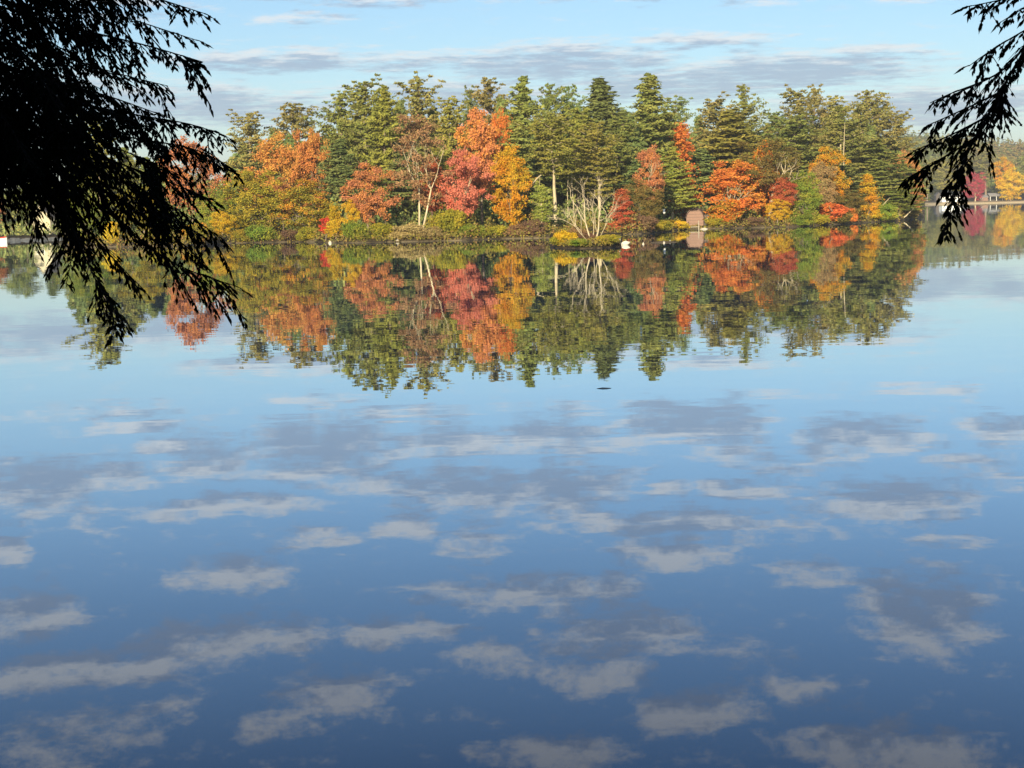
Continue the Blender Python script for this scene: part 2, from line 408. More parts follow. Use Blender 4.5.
f2 = gn('ShaderNodeMath', operation='ADD'); grp.links.new(f1.outputs[0], f2.inputs[0]); grp.links.new(cl0.outputs[0], f2.inputs[1])
ms = gn('ShaderNodeMapRange', interpolation_type='SMOOTHSTEP', inp={'From Min': .08, 'From Max': .95}); grp.links.new(f2.outputs[0], ms.inputs['Value'])
grp.links.new(ms.outputs[0], go.inputs[0]); grp.links.new(f2.outputs[0], go.inputs[1])


def cover(dv):
    cv = node(nt, 'ShaderNodeCombineXYZ'); L.new(az, cv.inputs[0])
    L.new(mth('ADD', ve, dv), cv.inputs[1])
    g = node(nt, 'ShaderNodeGroup'); g.node_tree = grp; L.new(cv.outputs[0], g.inputs[0])
    return g.outputs


d0 = cover(0.0)[0]
r1_ = cover(.42)[1]
shd = node(nt, 'ShaderNodeMapRange', interpolation_type='SMOOTHSTEP', inp={'From Min': .0, 'From Max': .85, 'To Min': 1.0, 'To Max': 0.0}); L.new(r1_, shd.inputs['Value'])
lit = shd.outputs[0]
ccol = node(nt, 'ShaderNodeMix', data_type='RGBA'); ccol.inputs[6].default_value = (2.45, 3.15, 4.3, 1); ccol.inputs[7].default_value = (6.0, 6.1, 6.2, 1)
L.new(lit, ccol.inputs[0])
fmx = node(nt, 'ShaderNodeMix', data_type='RGBA'); L.new(mth('MULTIPLY', d0, .78), fmx.inputs[0]); L.new(sky.outputs[0], fmx.inputs[6]); L.new(ccol.outputs[2], fmx.inputs[7])
L.new(fmx.outputs[2], bg.inputs['Color']); L.new(bg.outputs[0], out.inputs['Surface'])
try:
    W.cycles.sampling_method = 'MANUAL'; W.cycles.sample_map_resolution = 512
except Exception: pass

SC.view_settings.view_transform = 'Standard'; SC.view_settings.look = 'None'
SC.view_settings.exposure = 1.08; SC.view_settings.gamma = 1.0; SC.view_settings.use_curve_mapping = False
SC.cycles.max_bounces = 8; SC.cycles.diffuse_bounces = 2; SC.cycles.glossy_bounces = 3; SC.cycles.transmission_bounces = 2; SC.cycles.volume_bounces = 0
SC.cycles.use_denoising = True
SC.cycles.sample_clamp_indirect = 6

# ------------------------------------------------------------------ the setting
MAIN = [(-60, 245.5), (40, 246.5), (62, 247), (104, 247), (183, 245.5), (215, 243.5), (300, 241.8), (340, 243), (400, 242), (460, 240.5), (500, 238.8), (550, 238),
        (600, 235), (640, 234), (668, 231.5), (690, 229), (720, 228.4), (790, 227), (850, 223.6), (900, 220.6), (917, 218.4), (926, 216.5)]
MX = np.array([p[0] for p in MAIN], float)
MD = np.array([onwater(*p).y for p in MAIN])


def shore(x): return float(np.interp(x, MX, MD))


def lerp_z(off):
    return float(np.interp(off, [0, .25, 2, 10, 40, 120], [-.9, .1, .4, .8, 1.8, 2.6]))


def land(name, xs, dshore, rows, mat, jit=.8):
    V, Fc = [], []
    for i, x in enumerate(xs):
        D0 = dshore(x) + jit * math.sin(x * 1.7) * .5 + jit * random.uniform(-.4, .4)
        for (off, z) in rows:
            p = at(x, 210, D0 + off)
            V.append((p.x, D0 + off, z + (random.uniform(-.08, .08) if off > 1 else 0)))
    n = len(rows)
    for i in range(len(xs) - 1):
        for j in range(n - 1):
            Fc.append((i * n + j, (i + 1) * n + j, (i + 1) * n + j + 1, i * n + j + 1))
    b = Buf(); b.add(V, Fc)
    return tag(link(name, b.mesh(name, [mat])), kind='structure')


b = Buf(); b.add([(-4000, -500, -3), (4000, -500, -3), (4000, 5000, -3), (-4000, 5000, -3)], [(0, 1, 2, 3)])
tag(link('ground', b.mesh('ground', [M['soil']])), kind='structure')
b = Buf(); b.add([(-2500, -30, 0), (2500, -30, 0), (2500, 2600, 0), (-2500, 2600, 0)], [(0, 1, 2, 3)])
tag(link('water', b.mesh('water', [M['water']])), kind='structure')
rows = [(-.4, -1.2), (0, -.9), (.22, .1), (2, .4), (10, .8), (40, 1.8), (120, 2.6), (200, 2.2), (230, -2)]
land('island_ground', list(np.arange(61, 927, 4)), shore, rows, M['shore_soil'])
# the low point in front
PEN = [(548, 246), (553, 247.4), (560, 248.2), (580, 248.8), (600, 248.2), (612, 247.2), (619, 246.2), (624, 243)]
PX = np.array([p[0] for p in PEN], float); PD = np.array([onwater(*p).y for p in PEN])
land('point_ground', list(np.arange(549, 623, 2.5)), lambda x: float(np.interp(x, PX, PD)),
     [(-.3, -1), (0, -.5), (.2, .1), (3, .35), (10, .4), (25, .35), (60, .3)], M['soil'], .4)
# bank under the viewpoint
b = Buf()
V, Fc = [], []
ys = np.linspace(-34, 12, 24); xs = np.linspace(-40, 40, 41)
for yy in ys:
    for xx in xs:
        e = 2.2 + max(0, (-xx - 3.2)) * 2.2 + max(0, xx - 3.4) * 1.9   # where the bank meets the lake
        e = min(e, 11)
        z = -1.2 + 3.5 * min(1, max(0, (e - yy) / 1.6)) ** .7 + .02 * max(0, -yy)
        V.append((xx, yy, z))
for j in range(len(ys) - 1):
    for i in range(len(xs) - 1):
        a = j * len(xs) + i; Fc.append((a, a + 1, a + 1 + len(xs), a + len(xs)))
b.add(V, Fc); tag(link('bank', b.mesh('bank', [M['soil']])), kind='structure')

# the air: thin morning haze over the lake
hm, hnt, _, _ = new_mat('haze')
ho = node(hnt, 'ShaderNodeOutputMaterial')
hv = node(hnt, 'ShaderNodeVolumePrincipled', inp={'Density': .00018, 'Anisotropy': .1}); hv.inputs['Color'].default_value = (.86, .90, .97, 1)
hnt.links.new(hv.outputs[0], ho.inputs['Volume'])
b = Buf(); box(b, (-4010, -510, -4), (4010, 5010, 95))
tag(link('haze', b.mesh('haze', [hm])), kind='stuff')

# far shores and hills
def hill(name, x0, x1, Dn, prof, mat, zs=0.0, n=40):
    """prof: rows of (distance beyond the near shore, height factor); crest height from the pixel line"""
    V, Fc = [], []
    xs = np.linspace(x0, x1, n)
    for x in xs:
        for (off, z) in prof:
            zz = z(x) if callable(z) else z
            p = at(x, 205, Dn(x) + off); V.append((p.x, Dn(x) + off, zz))
    k = len(prof)
    for i in range(n - 1):
        for j in range(k - 1):
            Fc.append((i * k + j, (i + 1) * k + j, (i + 1) * k + j + 1, i * k + j + 1))
    b = Buf(); b.add(V, Fc)
    tag(link(name, b.mesh(name, [mat], True)), kind='structure')
    return b


DR = lambda x: float(np.interp(x, [860, 915, 940, 1024, 1200], [900, 880, 845, 840, 800]))
crest = lambda x: float(np.interp(x, [700, 860, 905, 940, 990, 1024, 1100, 1300], [46, 55, 58, 54, 48, 44, 48, 60]))
HP = [(-3, -1), (0, .1), (6, .9), (60, 2), (200, lambda x: crest(x) * .28), (450, lambda x: crest(x) * .72), (700, crest), (1000, lambda x: crest(x) * .8), (1500, -2)]
hill('hill', 840, 1320, DR, HP, M['soil'])
hill('beach', 922, 1120, DR, [(-3.2, -.4), (-2.6, .12), (2.2, .55), (9, 1.05)], M['sand'])
DLF = lambda x: float(np.interp(x, [-500, 0, 70], [290, 305, 318]))
HL = [(-.3, -1), (0, .3), (2, .8), (30, 1.3), (90, 3), (200, 6), (300, -2)]
hill('far_shore', -420, 78, DLF, HL, M['soil'])

# ------------------------------------------------------------------ tree makers
def pine_buf(seed, H=25., Rr=4.2, base=.3, style='white', leaf=.30):
    g = np.random.default_rng(seed)
    tb, cb = Buf(), Buf()
    lean = g.normal(0, .012, 2)
    nz = 9
    zs = np.linspace(0, H * .99, nz)
    wob = np.cumsum(g.normal(0, .05, (nz, 2)), 0)
    TP = np.stack([lean[0] * zs + wob[:, 0], lean[1] * zs + wob[:, 1], zs], 1)
    tube(tb, TP, np.linspace(.30, .03, nz), 7)
    def tp(z): return np.array([np.interp(z, zs, TP[:, i]) for i in range(3)])
    z = H * base
    lobe = g.uniform(0, 2 * math.pi, 3)
    while z < H * .985:
        t = (z / H - base) / (1 - base)
        if style == 'white':
            w = float(np.interp(t, [0, .15, .4, .65, .85, .95, 1], [.55, .85, 1.0, .88, .66, .46, .3]))
            w *= 1.0 + .22 * math.sin(t * 10 + seed)
        elif style == 'dense':
            w = max(.12, (1 - t) ** .62) * (1 + .12 * math.sin(t * 14 + seed))
        else:
            w = max(.03, (1 - t) ** .8)
        nb = {'white': 5, 'dense': 7, 'spruce': 8}[style]
        if t > .85: nb = max(4, nb - 1)
        a0 = g.uniform(0, 2 * math.pi)
        for k in range(nb):
            a = a0 + k * 2 * math.pi / nb + g.normal(0, .22)
            Lb = Rr * w * g.uniform(.55, 1.12) * (1 + .22 * math.cos(a - lobe[0] - t * 2))
            if style == 'white' and g.random() < .12: Lb *= .4
            if Lb < .12: Lb = .12
            rise = {'white': .06 + .8 * t * t, 'dense': -.02 + .45 * t, 'spruce': -.18 + .5 * t}[style]
            p0 = tp(z) + np.array([0, 0, g.uniform(-1, 1) * (.65 if style == 'dense' else .4)])
            s = np.linspace(0, 1, 5)
            d = np.array([math.cos(a), math.sin(a), 0])
            curve = {'white': .2, 'dense': .10, 'spruce': .1}[style]
            P = p0 + d * (Lb * s)[:, None] + np.array([0, 0, 1]) * (Lb * (rise * s + curve * (s ** 2.2)))[:, None]
            if Lb > .8: tube(tb, P, np.linspace(.07, .02, 5) * (Lb / 4 + .3), 4)
            npl = max(2, int(Lb / (.62 if style == 'white' else .55)))
            for q in range(npl):
                u = (.28 if t < .75 else .05) + (1.04 - (.28 if t < .75 else .05)) * (q + g.uniform(.2, .9)) / npl
                c = p0 + d * Lb * u + np.array([0, 0, 1]) * Lb * (rise * u + curve * u ** 2.2)
                side = np.array([-d[1], d[0], 0]) * g.normal(0, .16) * Lb * (1.15 - u)
                c = c + side
                n = int(g.integers(17, 27))
                rad = np.array([.66, .66, .24]) if style == 'white' else np.array([.58, .58, .25])
                rad = rad * min(1, .30 + 2.2 * (1 - t))
                C = c + g.normal(0, .55, (n, 3)) * rad + d * min(1, .3 + 2 * (1 - t)) * g.uniform(-.25, .25, (n, 1))
                C[:, 2] += .12
                Nn = np.tile(d * .6 + np.array([0, 0, .6]), (n, 1))
                leaves(cb, C, leaf * np.full(n, 1.0), Nn, g, asp=.45, spread=.55)
        z += (H / 25.) * {'white': g.uniform(1.15, 1.75), 'dense': g.uniform(.95, 1.35), 'spruce': g.uniform(.6, .85)}[style] * (1 - .45 * t)
    # leader tuft
    C = tp(H * .975) + g.normal(0, .3, (26, 3)) * np.array([.25, .25, 1.3])
    leaves(cb, C, np.full(26, leaf * .7), np.tile([0, -.3, .7], (26, 1)), g, asp=.45)
    return tb, cb


def grow(tb, p, d, length, rad, depth, g, tips, spread=.55, up=.25, sides=6, kids=(2, 3)):
    n = 5
    P = [p]; dd = d.copy()
    for i in range(n - 1):
        dd = unit(dd + g.normal(0, .10, 3) + np.array([0, 0, up * .18]))
        P.append(P[-1] + dd * length / (n - 1))
    tube(tb, P, np.linspace(rad, rad * .62, n), max(3, sides))
    if depth == 0:
        tips.append((P[-1], dd)); return
    tips.append((P[-1], dd))
    k = int(g.integers(kids[0], kids[1] + 1))
    for i in range(k):
        j = -1 if i < 2 else int(g.integers(2, n - 1))
        nd = unit(dd + g.normal(0, spread, 3) + np.array([0, 0, up * .5]))
        grow(tb, P[j], nd, length * g.uniform(.6, .85), rad * .6, depth - 1, g, tips, spread, up, sides - 1, kids)


def broad_buf(seed, H=12., Rr=4., base=.22, shape='round', leaf=.14, dens=1.0, stems=1, trunk=.22):
    """broad-leaved tree: forking limbs and leaf clumps through an uneven crown"""
    g = np.random.default_rng(seed)
    tb, cb = Buf(), Buf()
    tips = []
    zc = H * (base + 1) / 2; hz = H * (1 - base) / 2
    for sidx in range(stems):
        d = unit(np.array([g.normal(0, .10), g.normal(0, .10), 1.0]))
        p0 = np.array([g.normal(0, .12) * (stems > 1), g.normal(0, .12) * (stems > 1), -.3])
        fork = H * (base + .12) * g.uniform(.85, 1.1)
        P = [p0 + d * fork * s + np.array([math.sin(s * 4 + seed) * .08, 0, 0]) for s in np.linspace(0, 1, 5)]
        tube(tb, P, np.linspace(trunk, trunk * .7, 5), 7)
        for k in range(4 if stems == 1 else 3):
            a = g.uniform(0, 6.283)
            nd = unit(np.array([math.cos(a) * .6, math.sin(a) * .6, 1.0]))
            grow(tb, P[-1 if k < 3 else -2], nd, H * .2, trunk * .5, 2, g, tips, .5, .3, 5)
    # clumps
    n_cl = int(95 * dens)
    cs = []
    # uneven outline: random directional bumps
    bd = unit(g.normal(0, 1, (9, 3))); ba = g.uniform(-.28, .3, 9)
    while len(cs) < n_cl:
        v = g.normal(0, 1, 3); v /= np.linalg.norm(v)
        r = g.uniform(.30, 1.0) ** .6
        bump = 1 + sum(ba[i] * max(0, v @ bd[i]) ** 4 for i in range(9))
        if shape == 'spire':
            zt = g.uniform(0, 1); w = (1 - zt) ** .7 * .95 + .05
            a = g.uniform(0, 6.283); rr = w * g.uniform(.2, 1.0) ** .5
            c = np.array([Rr * rr * math.cos(a), Rr * rr * math.sin(a), H * (base + (1 - base) * zt)])
        elif shape == 'tall':
            c = np.array([Rr * v[0] * r * bump * .95, Rr * v[1] * r * bump * .95, zc + hz * np.sign(v[2]) * abs(v[2]) ** .8 * r * bump])
        else:
            c = np.array([Rr * v[0] * r * bump, Rr * v[1] * r * bump, zc + hz * v[2] * r * bump])
            if c[2] < H * base: c[2] = H * base + g.uniform(0, 1)
        cs.append(c)
    cs = np.array(cs)
    ctr = np.array([0, 0, zc])
    for c in cs:
        n = int(g.integers(85, 150))
        o = unit((c - ctr)[None])[0]
        rad = g.uniform(.55, 1.0) * np.array([1, 1, .68]) * (Rr / 4) ** .5
        C = c + g.normal(0, .5, (n, 3)) * rad
        leaves(cb, C, np.full(n, leaf), np.tile(o * .6 + np.array([0, 0, .5]), (n, 1)), g, asp=.7, spread=.75)
    for p, d in tips:
        n = 5
        leaves(cb, p + g.normal(0, .4, (n, 3)), np.full(n, leaf * .9), np.tile([0, 0, .6], (n, 1)), g, asp=.7)
    return tb, cb


def bare_buf(seed, H=10., Rr=3.5, stems=3, depth=4, leaf_n=0, trunk=.13):
    g = np.random.default_rng(seed)
    tb, cb, tw = Buf(), Buf(), Buf()
    tips = []
    for s in range(stems):
        a = [-.50, .16, -.06, .62, -.95][s]
        d = unit(np.array([a, g.uniform(-.15, .2), 1.0]))
        p0 = np.array([a * .3, g.uniform(-.1, .1), -.2])
        grow(tb, p0, d, H * [.44, .42, .36, .34, .26][s], trunk * [1.2, 1.25, .5, .5, .42][s], 1, g, tips, .34, .2, 6, (2, 3))
    t2 = []
    for p, d in tips:
        grow(cb, p, unit(d + g.normal(0, .2, 3)), H * .2, trunk * .34, 3, g, t2, .42, .15, 4, (2, 3))
    if leaf_n:
        for p, d in t2:
            if g.random() < .6:
                n = leaf_n
                leaves(cb, p + g.normal(0, .45, (n, 3)), np.full(n, .2), np.tile([0, 0, .6], (n, 1)), g, mi=1, asp=.6)
    return tb, cb


PROTO = {}


def proto(key, bufs, tm, cm, cname='crown', extra=()):
    tb, cb = bufs
    PROTO[key] = (tb.mesh('trunk', [M[tm]], True), cb.mesh(cname, [M[cm], *[M[e] for e in extra]]), np.concatenate(cb.v))


for i in range(8):
    proto('pine%d' % i, pine_buf(100 + i, 25, 4.2, [.32, .28, .36, .30, .42, .34, .26, .50][i], 'white'), 'bark', 'pine')
for i in range(3):
    proto('dense%d' % i, pine_buf(130 + i, 25, 4.2, .2, 'dense'), 'bark', 'pine')
proto('spruce0', pine_buf(150, 25, 3.4, .2, 'spruce', .26), 'bark', 'spruce')
proto('young0', pine_buf(151, 12, 2.4, .12, 'dense', .22), 'bark_pale', 'pine_green')
proto('young1', pine_buf(152, 12, 2.4, .25, 'white', .22), 'bark_pale', 'pine_green')
for i in range(5):
    proto('round%d' % i, broad_buf(200 + i, 12, 4.0, [.06, .2, .05, .2, .05][i], 'round', dens=[1.25, 1.1, 1.3, 1.0, 1.15][i]), 'bark', 'orange')
for i in range(3):
    proto('tall%d' % i, broad_buf(220 + i, 13, 3.0, [.12, .18, .3][i], 'tall', dens=1.15), 'bark', 'orange')
proto('spire0', broad_buf(230, 10, 1.9, .06, 'spire', dens=.9, leaf=.13, trunk=.13), 'bark', 'orange')
proto('spire1', broad_buf(231, 10, 1.9, .10, 'spire', dens=.8, leaf=.13, trunk=.13), 'bark', 'orange')
proto('airy0', broad_buf(240, 14, 4.0, .32, 'round', dens=.6, stems=2), 'bark_pale', 'pink')
proto('airy1', broad_buf(241, 14, 3.6, .38, 'tall', dens=.5, stems=1), 'bark_pale', 'pink')
proto('airy2', broad_buf(242, 17, 3.6, .30, 'tall', dens=.55, stems=2, trunk=.14), 'bark_pale', 'brown')
proto('small0', broad_buf(250, 4, 1.5, .08, 'round', leaf=.13, dens=.6, trunk=.07), 'bark', 'red')
proto('small1', broad_buf(251, 4, 1.5, .05, 'tall', leaf=.13, dens=.6, trunk=.07), 'bark', 'red')
proto('bare0', bare_buf(260, 10, 3.5, 5, 4, 0, .15), 'bark_pale', 'twig', extra=('tan',))

DIM = {}
for k, (a, c, V) in PROTO.items():
    q = np.quantile(np.hypot(V[:, 0], V[:, 1]), .97)
    DIM[k] = (float(V[:, 2].max()), float(q))


def set_mat(o, m, slot=0):
    s = o.material_slots[slot]; s.link = 'OBJECT'; s.material = m


def tree(name, key, x, y, w, D, ground, label, cat='tree', cm=None, tm=None, rz=None, group=None):
    """a tree whose top is seen at (x, y), w pixels wide, standing D metres off"""
    tm_, cm_, _ = PROTO[key]
    top = at(x, y, D)
    Hh, Rr = DIM[key]
    sz = (top.z - ground) / Hh
    sr = (w / 2 * D / F) / Rr
    o = empty(name, (top.x, D, ground), random.uniform(0, 6.28) if rz is None else rz)
    o.scale = (sr, sr, sz)
    tag(o, label, cat, group)
    t = link('trunk', tm_, o); c = link('crown', cm_, o)
    if tm: set_mat(t, M[tm])
    if cm: set_mat(c, M[cm])
    return o


# ------------------------------------------------------------------ the wooded island
def mainD(x, off): return shore(x) + off


def T(name, key, x, y, w, off, label, cm=None, tm=None, cat='tree', rz=None):
    grp_ = 'evergreens of the island wood' if name in ('pine_tree', 'spruce_tree', 'hemlock_tree') else 'autumn trees of the island wood'
    return tree(name, key, x, y, w, mainD(x, off), lerp_z(off), label, cat, cm, tm, rz, grp_)


P_ = 'pine_tree'; B_ = 'maple_tree'
# evergreens, from the far end of the island to its tip
T(P_, 'pine4', 95, 113, 56, 26, 'olive pine behind the drooping hemlock boughs, above the yellow bush', 'pine_olive')
T(P_, 'pine1', 127, 150, 41, 30, 'shorter pine behind the hemlock boughs, next to the russet tree', 'pine')
T(P_, 'pine0', 250, 109, 56, 44, 'round topped pine next to the hemlock, at the low end of the tall skyline', 'pine_tip')
T(P_, 'pine2', 290, 101, 59, 50, 'flat plumed pine standing over the big orange maple crown', 'pine_tip')
T(P_, 'pine3', 338, 90, 56, 44, 'pine at the edge of the sky notch beside the big orange maple', 'pine')
T(P_, 'pine6', 364, 72, 66, 38, 'tallest pine above the salmon pink tree', 'pine')
T(P_, 'dense0', 381, 84, 59, 32, 'bright bough tipped pine in front of the tallest pine above the salmon tree', 'pine_olive')
T(P_, 'pine5', 415, 72, 66, 42, 'broad crowned tall pine above the leafless brown tree', 'pine_tip')
T(P_, 'pine0', 448, 94, 51, 34, 'olive pine on the slope between the brown tree and the orange maple', 'pine_olive')
T(P_, 'pine4', 468, 84, 27, 58, 'small dark pine top poking up behind the olive slope', 'pine_dark')
T(P_, 'pine1', 493, 77, 49, 54, 'pine directly over the tall orange maple', 'pine_tip')
T(P_, 'dense1', 520, 75, 62, 40, 'straight dense pine on the far side of the tall orange maple', 'pine')
T(P_, 'pine2', 546, 82, 41, 54, 'pale pine top between the straight dense pine and the notch pine', 'pine')
T(P_, 'pine3', 570, 83, 37, 58, 'dark pine with its crown alone in the sky beside the pointed spruce', 'pine_dark')
T('spruce_tree', 'spruce0', 603, 76, 84, 48, 'pointed spruce standing alone against the sky in a notch of the skyline', 'spruce')
T(P_, 'pine6', 576, 101, 59, 36, 'olive pine under the spruce notch, behind the pine with a tall bare trunk', 'pine_olive')
T(P_, 'pine7', 553, 113, 66, 20, 'wide olive pine with a long bare pale trunk near the point', 'pine_olive', 'bark_pale')
T(P_, 'pine5', 622, 112, 56, 38, 'mid height pine between the spruce and the big conical pine', 'pine')
T(P_, 'pine1', 598, 122, 60, 22, 'layered pine standing right behind the bare birch', 'pine_olive', 'bark_pale')
T(P_, 'dense2', 648, 72, 84, 42, 'biggest conical pine, its top highest in the middle of the skyline', 'pine')
T(P_, 'pine0', 677, 93, 46, 52, 'thin topped dark pine beside the red spire', 'pine_dark')
T(P_, 'dense0', 640, 158, 68, 26, 'dark layered pine below the biggest conical pine', 'pine_dark')
T('hemlock_tree', 'dense1', 671, 146, 48, 18, 'bright green narrow evergreen with a pale trunk beside the boathouse', 'pine_green', 'bark_pale')
T(P_, 'pine6', 712, 91, 56, 40, 'pine at the near side of the broad twin topped clump over the boathouse', 'pine_tip')
T(P_, 'pine3', 745, 83, 44, 46, 'pine with a fan shaped top over the bright orange maple', 'pine')
T(P_, 'dense2', 732, 108, 103, 32, 'broad layered pine right above the bright orange maple', 'pine_olive')
T(P_, 'dense0', 704, 148, 65, 26, 'dark pine behind the boathouse roof', 'pine_dark')
T(P_, 'pine2', 774, 111, 49, 60, 'grey green pine in the dip past the fan topped pine', 'pine_dark')
T(P_, 'pine5', 797, 84, 59, 44, 'bushy topped pine with a pale crown past the dip in the skyline', 'pine_tip')
T(P_, 'pine4', 816, 82, 32, 50, 'slim pine tip touching the bushy pale crown', 'pine_tip')
T(P_, 'pine0', 798, 112, 81, 34, 'spreading pine below the bushy pale crown', 'pine')
T(P_, 'pine1', 829, 95, 46, 48, 'pine right behind the tall pale bare trunk', 'pine_tip')
T(P_, 'pine3', 843, 104, 59, 34, 'pine crowding closest round the tall pale bare trunk near the tip', 'pine', 'bark_pale')
T(P_, 'pine2', 863, 89, 49, 46, 'pine with a flat tuft at its top near the island tip', 'pine_tip')
T(P_, 'pine6', 881, 100, 56, 44, 'pine below the flat tuft, second from the end of the skyline', 'pine_tip')
T(P_, 'pine5', 897, 108, 44, 50, 'last pine of the skyline, above the far hill', 'pine_tip')
T(P_, 'dense1', 872, 138, 81, 24, 'dense pine rising behind the yellow spire', 'pine')
T(P_, 'dense2', 902, 152, 59, 22, 'dark pine at the very tip of the island', 'pine')
T(P_, 'dense0', 838, 160, 78, 18, 'low layered pine between the rusty tree and the yellow spire', 'pine_dark')
T(P_, 'pine1', 778, 150, 61, 22, 'mid height pine behind the brown limbed tree', 'pine_olive')
T(P_, 'dense2', 402, 146, 62, 26, 'dark pine behind the leafless brown tree', 'pine_dark')
T(P_, 'dense1', 338, 138, 54, 26, 'dark pine between the orange maple and the salmon tree', 'pine_dark')
T(P_, 'pine3', 440, 150, 54, 20, 'layered olive pine behind the pinkish tree', 'pine_olive')
T(P_, 'dense0', 514, 122, 59, 26, 'dark pine right behind the golden maple', 'pine')
T(P_, 'dense2', 527, 178, 49, 14, 'low dark evergreen between the golden maple and the young pine', 'pine_dark')
T(P_, 'young1', 541, 184, 24, 4, 'young pine with a crooked pale stem at the waterside', 'pine_green')
T(P_, 'dense0', 900, 188, 54, 8, 'low green evergreen hanging over the water at the island tip', 'pine_green')

# broad-leaved trees
T('oak_tree', 'round1', 186, 132, 66, 28, 'russet and orange tree half hidden by the hemlock boughs', 'salmon')
T(B_, 'round3', 142, 185, 56, 10, 'yellow green tree behind the hanging hemlock boughs', 'yellow_green')
T(B_, 'round4', 86, 188, 50, 8, 'olive leafy tree at the island end behind the hemlock', 'green')
T(B_, 'small0', 110, 221, 18, 2, 'bright yellow bush tree at the waterside under the hemlock', 'yellow')
T(B_, 'round0', 272, 131, 66, 24, 'big orange and gold maple under the flat plumed pine', 'orange')
T(B_, 'tall0', 309, 126, 38, 22, 'bright orange maple crown beside the big gold one', 'orange')
T(B_, 'round2', 251, 168, 66, 8, 'large olive yellow tree at the waterside under the orange maple', 'yellow_green')
T(B_, 'round4', 212, 186, 42, 8, 'green tree touching the tips of the hemlock boughs', 'green')
T(B_, 'round0', 306, 178, 64, 6, 'large green tree just turning, under the bright orange crown', 'green_orange')
T(B_, 'round1', 222, 209, 28, 1.5, 'golden yellow small tree at the waterside nearest the hemlock', 'yellow')
T(B_, 'tall1', 281, 176, 20, 12, 'small pinkish orange sapling between the two big green trees', 'salmon')
T(B_, 'tall2', 325, 216, 14, 1.2, 'little scarlet sapling at the water edge', 'scarlet')
T(B_, 'spire1', 334, 205, 20, 3, 'little yellow tree behind the scarlet sapling', 'yellow')
T(B_, 'round3', 366, 160, 58, 7, 'salmon pink tree standing on its own below the tallest pines', 'salmon')
T(B_, 'round3', 350, 198, 22, 4, 'golden low tree at the foot of the salmon tree', 'yellow')
T('ash_tree', 'airy2', 416, 112, 58, 5, 'tall nearly leafless brown tree with twin cream trunks', 'brown')
T(B_, 'tall2', 430, 156, 30, 9, 'bright red small maple against the cream trunks', 'bright_red')
T(B_, 'round3', 460, 146, 54, 8, 'pinkish coral tree below the tall orange maple', 'pink', 'bark_pale')
T(B_, 'tall1', 478, 106, 44, 16, 'tall orange to coral maple rising over the pinkish tree', 'coral')
T(B_, 'round1', 498, 104, 40, 26, 'red orange crown high up beside the straight dense pine', 'fire')
T(B_, 'tall0', 511, 143, 39, 5, 'golden orange maple at the shore in the middle of the wood', 'orange_yellow')
T(B_, 'spire0', 622, 188, 28, 3, 'dark red tree at the shore next to the bare birch', 'red')
T(B_, 'tall2', 648, 143, 30, 12, 'thin salmon topped tree with a pale stem', 'salmon', 'bark_pale')
T(B_, 'round4', 640, 176, 46, 8, 'dull fading brown tree below the salmon topped one', 'olive_brown')
T(B_, 'spire0', 679, 121, 40, 24, 'slender red orange spire against the sky gap', 'fire')
T(B_, 'tall0', 734, 158, 58, 5, 'brilliant orange maple beside the boathouse', 'fire', 'bark_pale')
T(B_, 'small1', 724, 196, 34, 3, 'yellow to orange low boughs beside the boathouse wall', 'orange_green')
T(B_, 'airy1', 768, 138, 62, 7, 'open brown tree with a crooked cream trunk by the water', 'olive_brown')
T(B_, 'small0', 765, 139, 28, 14, 'orange tuft of leaves above the crooked cream trunk', 'orange_green')
T(B_, 'tall1', 784, 176, 28, 5, 'deep red tree behind the yellow waterside bush', 'red')
T(B_, 'round3', 777, 198, 28, 1.5, 'yellow waterside bush tree leaning over the lake', 'yellow')
T(B_, 'round2', 803, 170, 42, 5, 'fresh green tree in the middle of the red and rusty ones', 'green')
T(B_, 'round3', 826, 144, 42, 14, 'yellow orange crown high between the pines', 'orange_yellow')
T(B_, 'tall2', 824, 160, 30, 8, 'rusty brown tree under the yellow orange crown', 'brown')
T(B_, 'small0', 832, 202, 30, 2, 'low orange bough just above the waterline', 'fire')
T(B_, 'spire0', 868, 173, 24, 4, 'yellow spire shaped tree near the island tip', 'orange_yellow')
T(B_, 'small0', 852, 208, 12, 1, 'tiny red orange sapling beside the yellow spire', 'fire')
T(B_, 'round4', 846, 188, 40, 4, 'brownish low tree between the orange bough and the yellow spire', 'olive_brown')
T(B_, 'round1', 906, 148, 34, 16, 'salmon round tree at the island tip under the hill', 'salmon')
T(B_, 'tall0', 914, 176, 22, 4, 'salmon small tree hanging over the island tip', 'salmon')

# the bare birch and bushes on the point
penD = lambda x, off: float(np.interp(x, PX, PD)) + off
tree('birch_tree', 'bare0', 593, 175, 82, penD(592, 5), .3, 'leafless cream trunked birch on the small point', 'tree', rz=0)
def bush(key, x, y, w, D, gz, cm, label, name='shrub'):
    o = tree(name, key, x, y, w, D, gz, label, 'shrub', cm, group='shrubs along the shore')
    return o


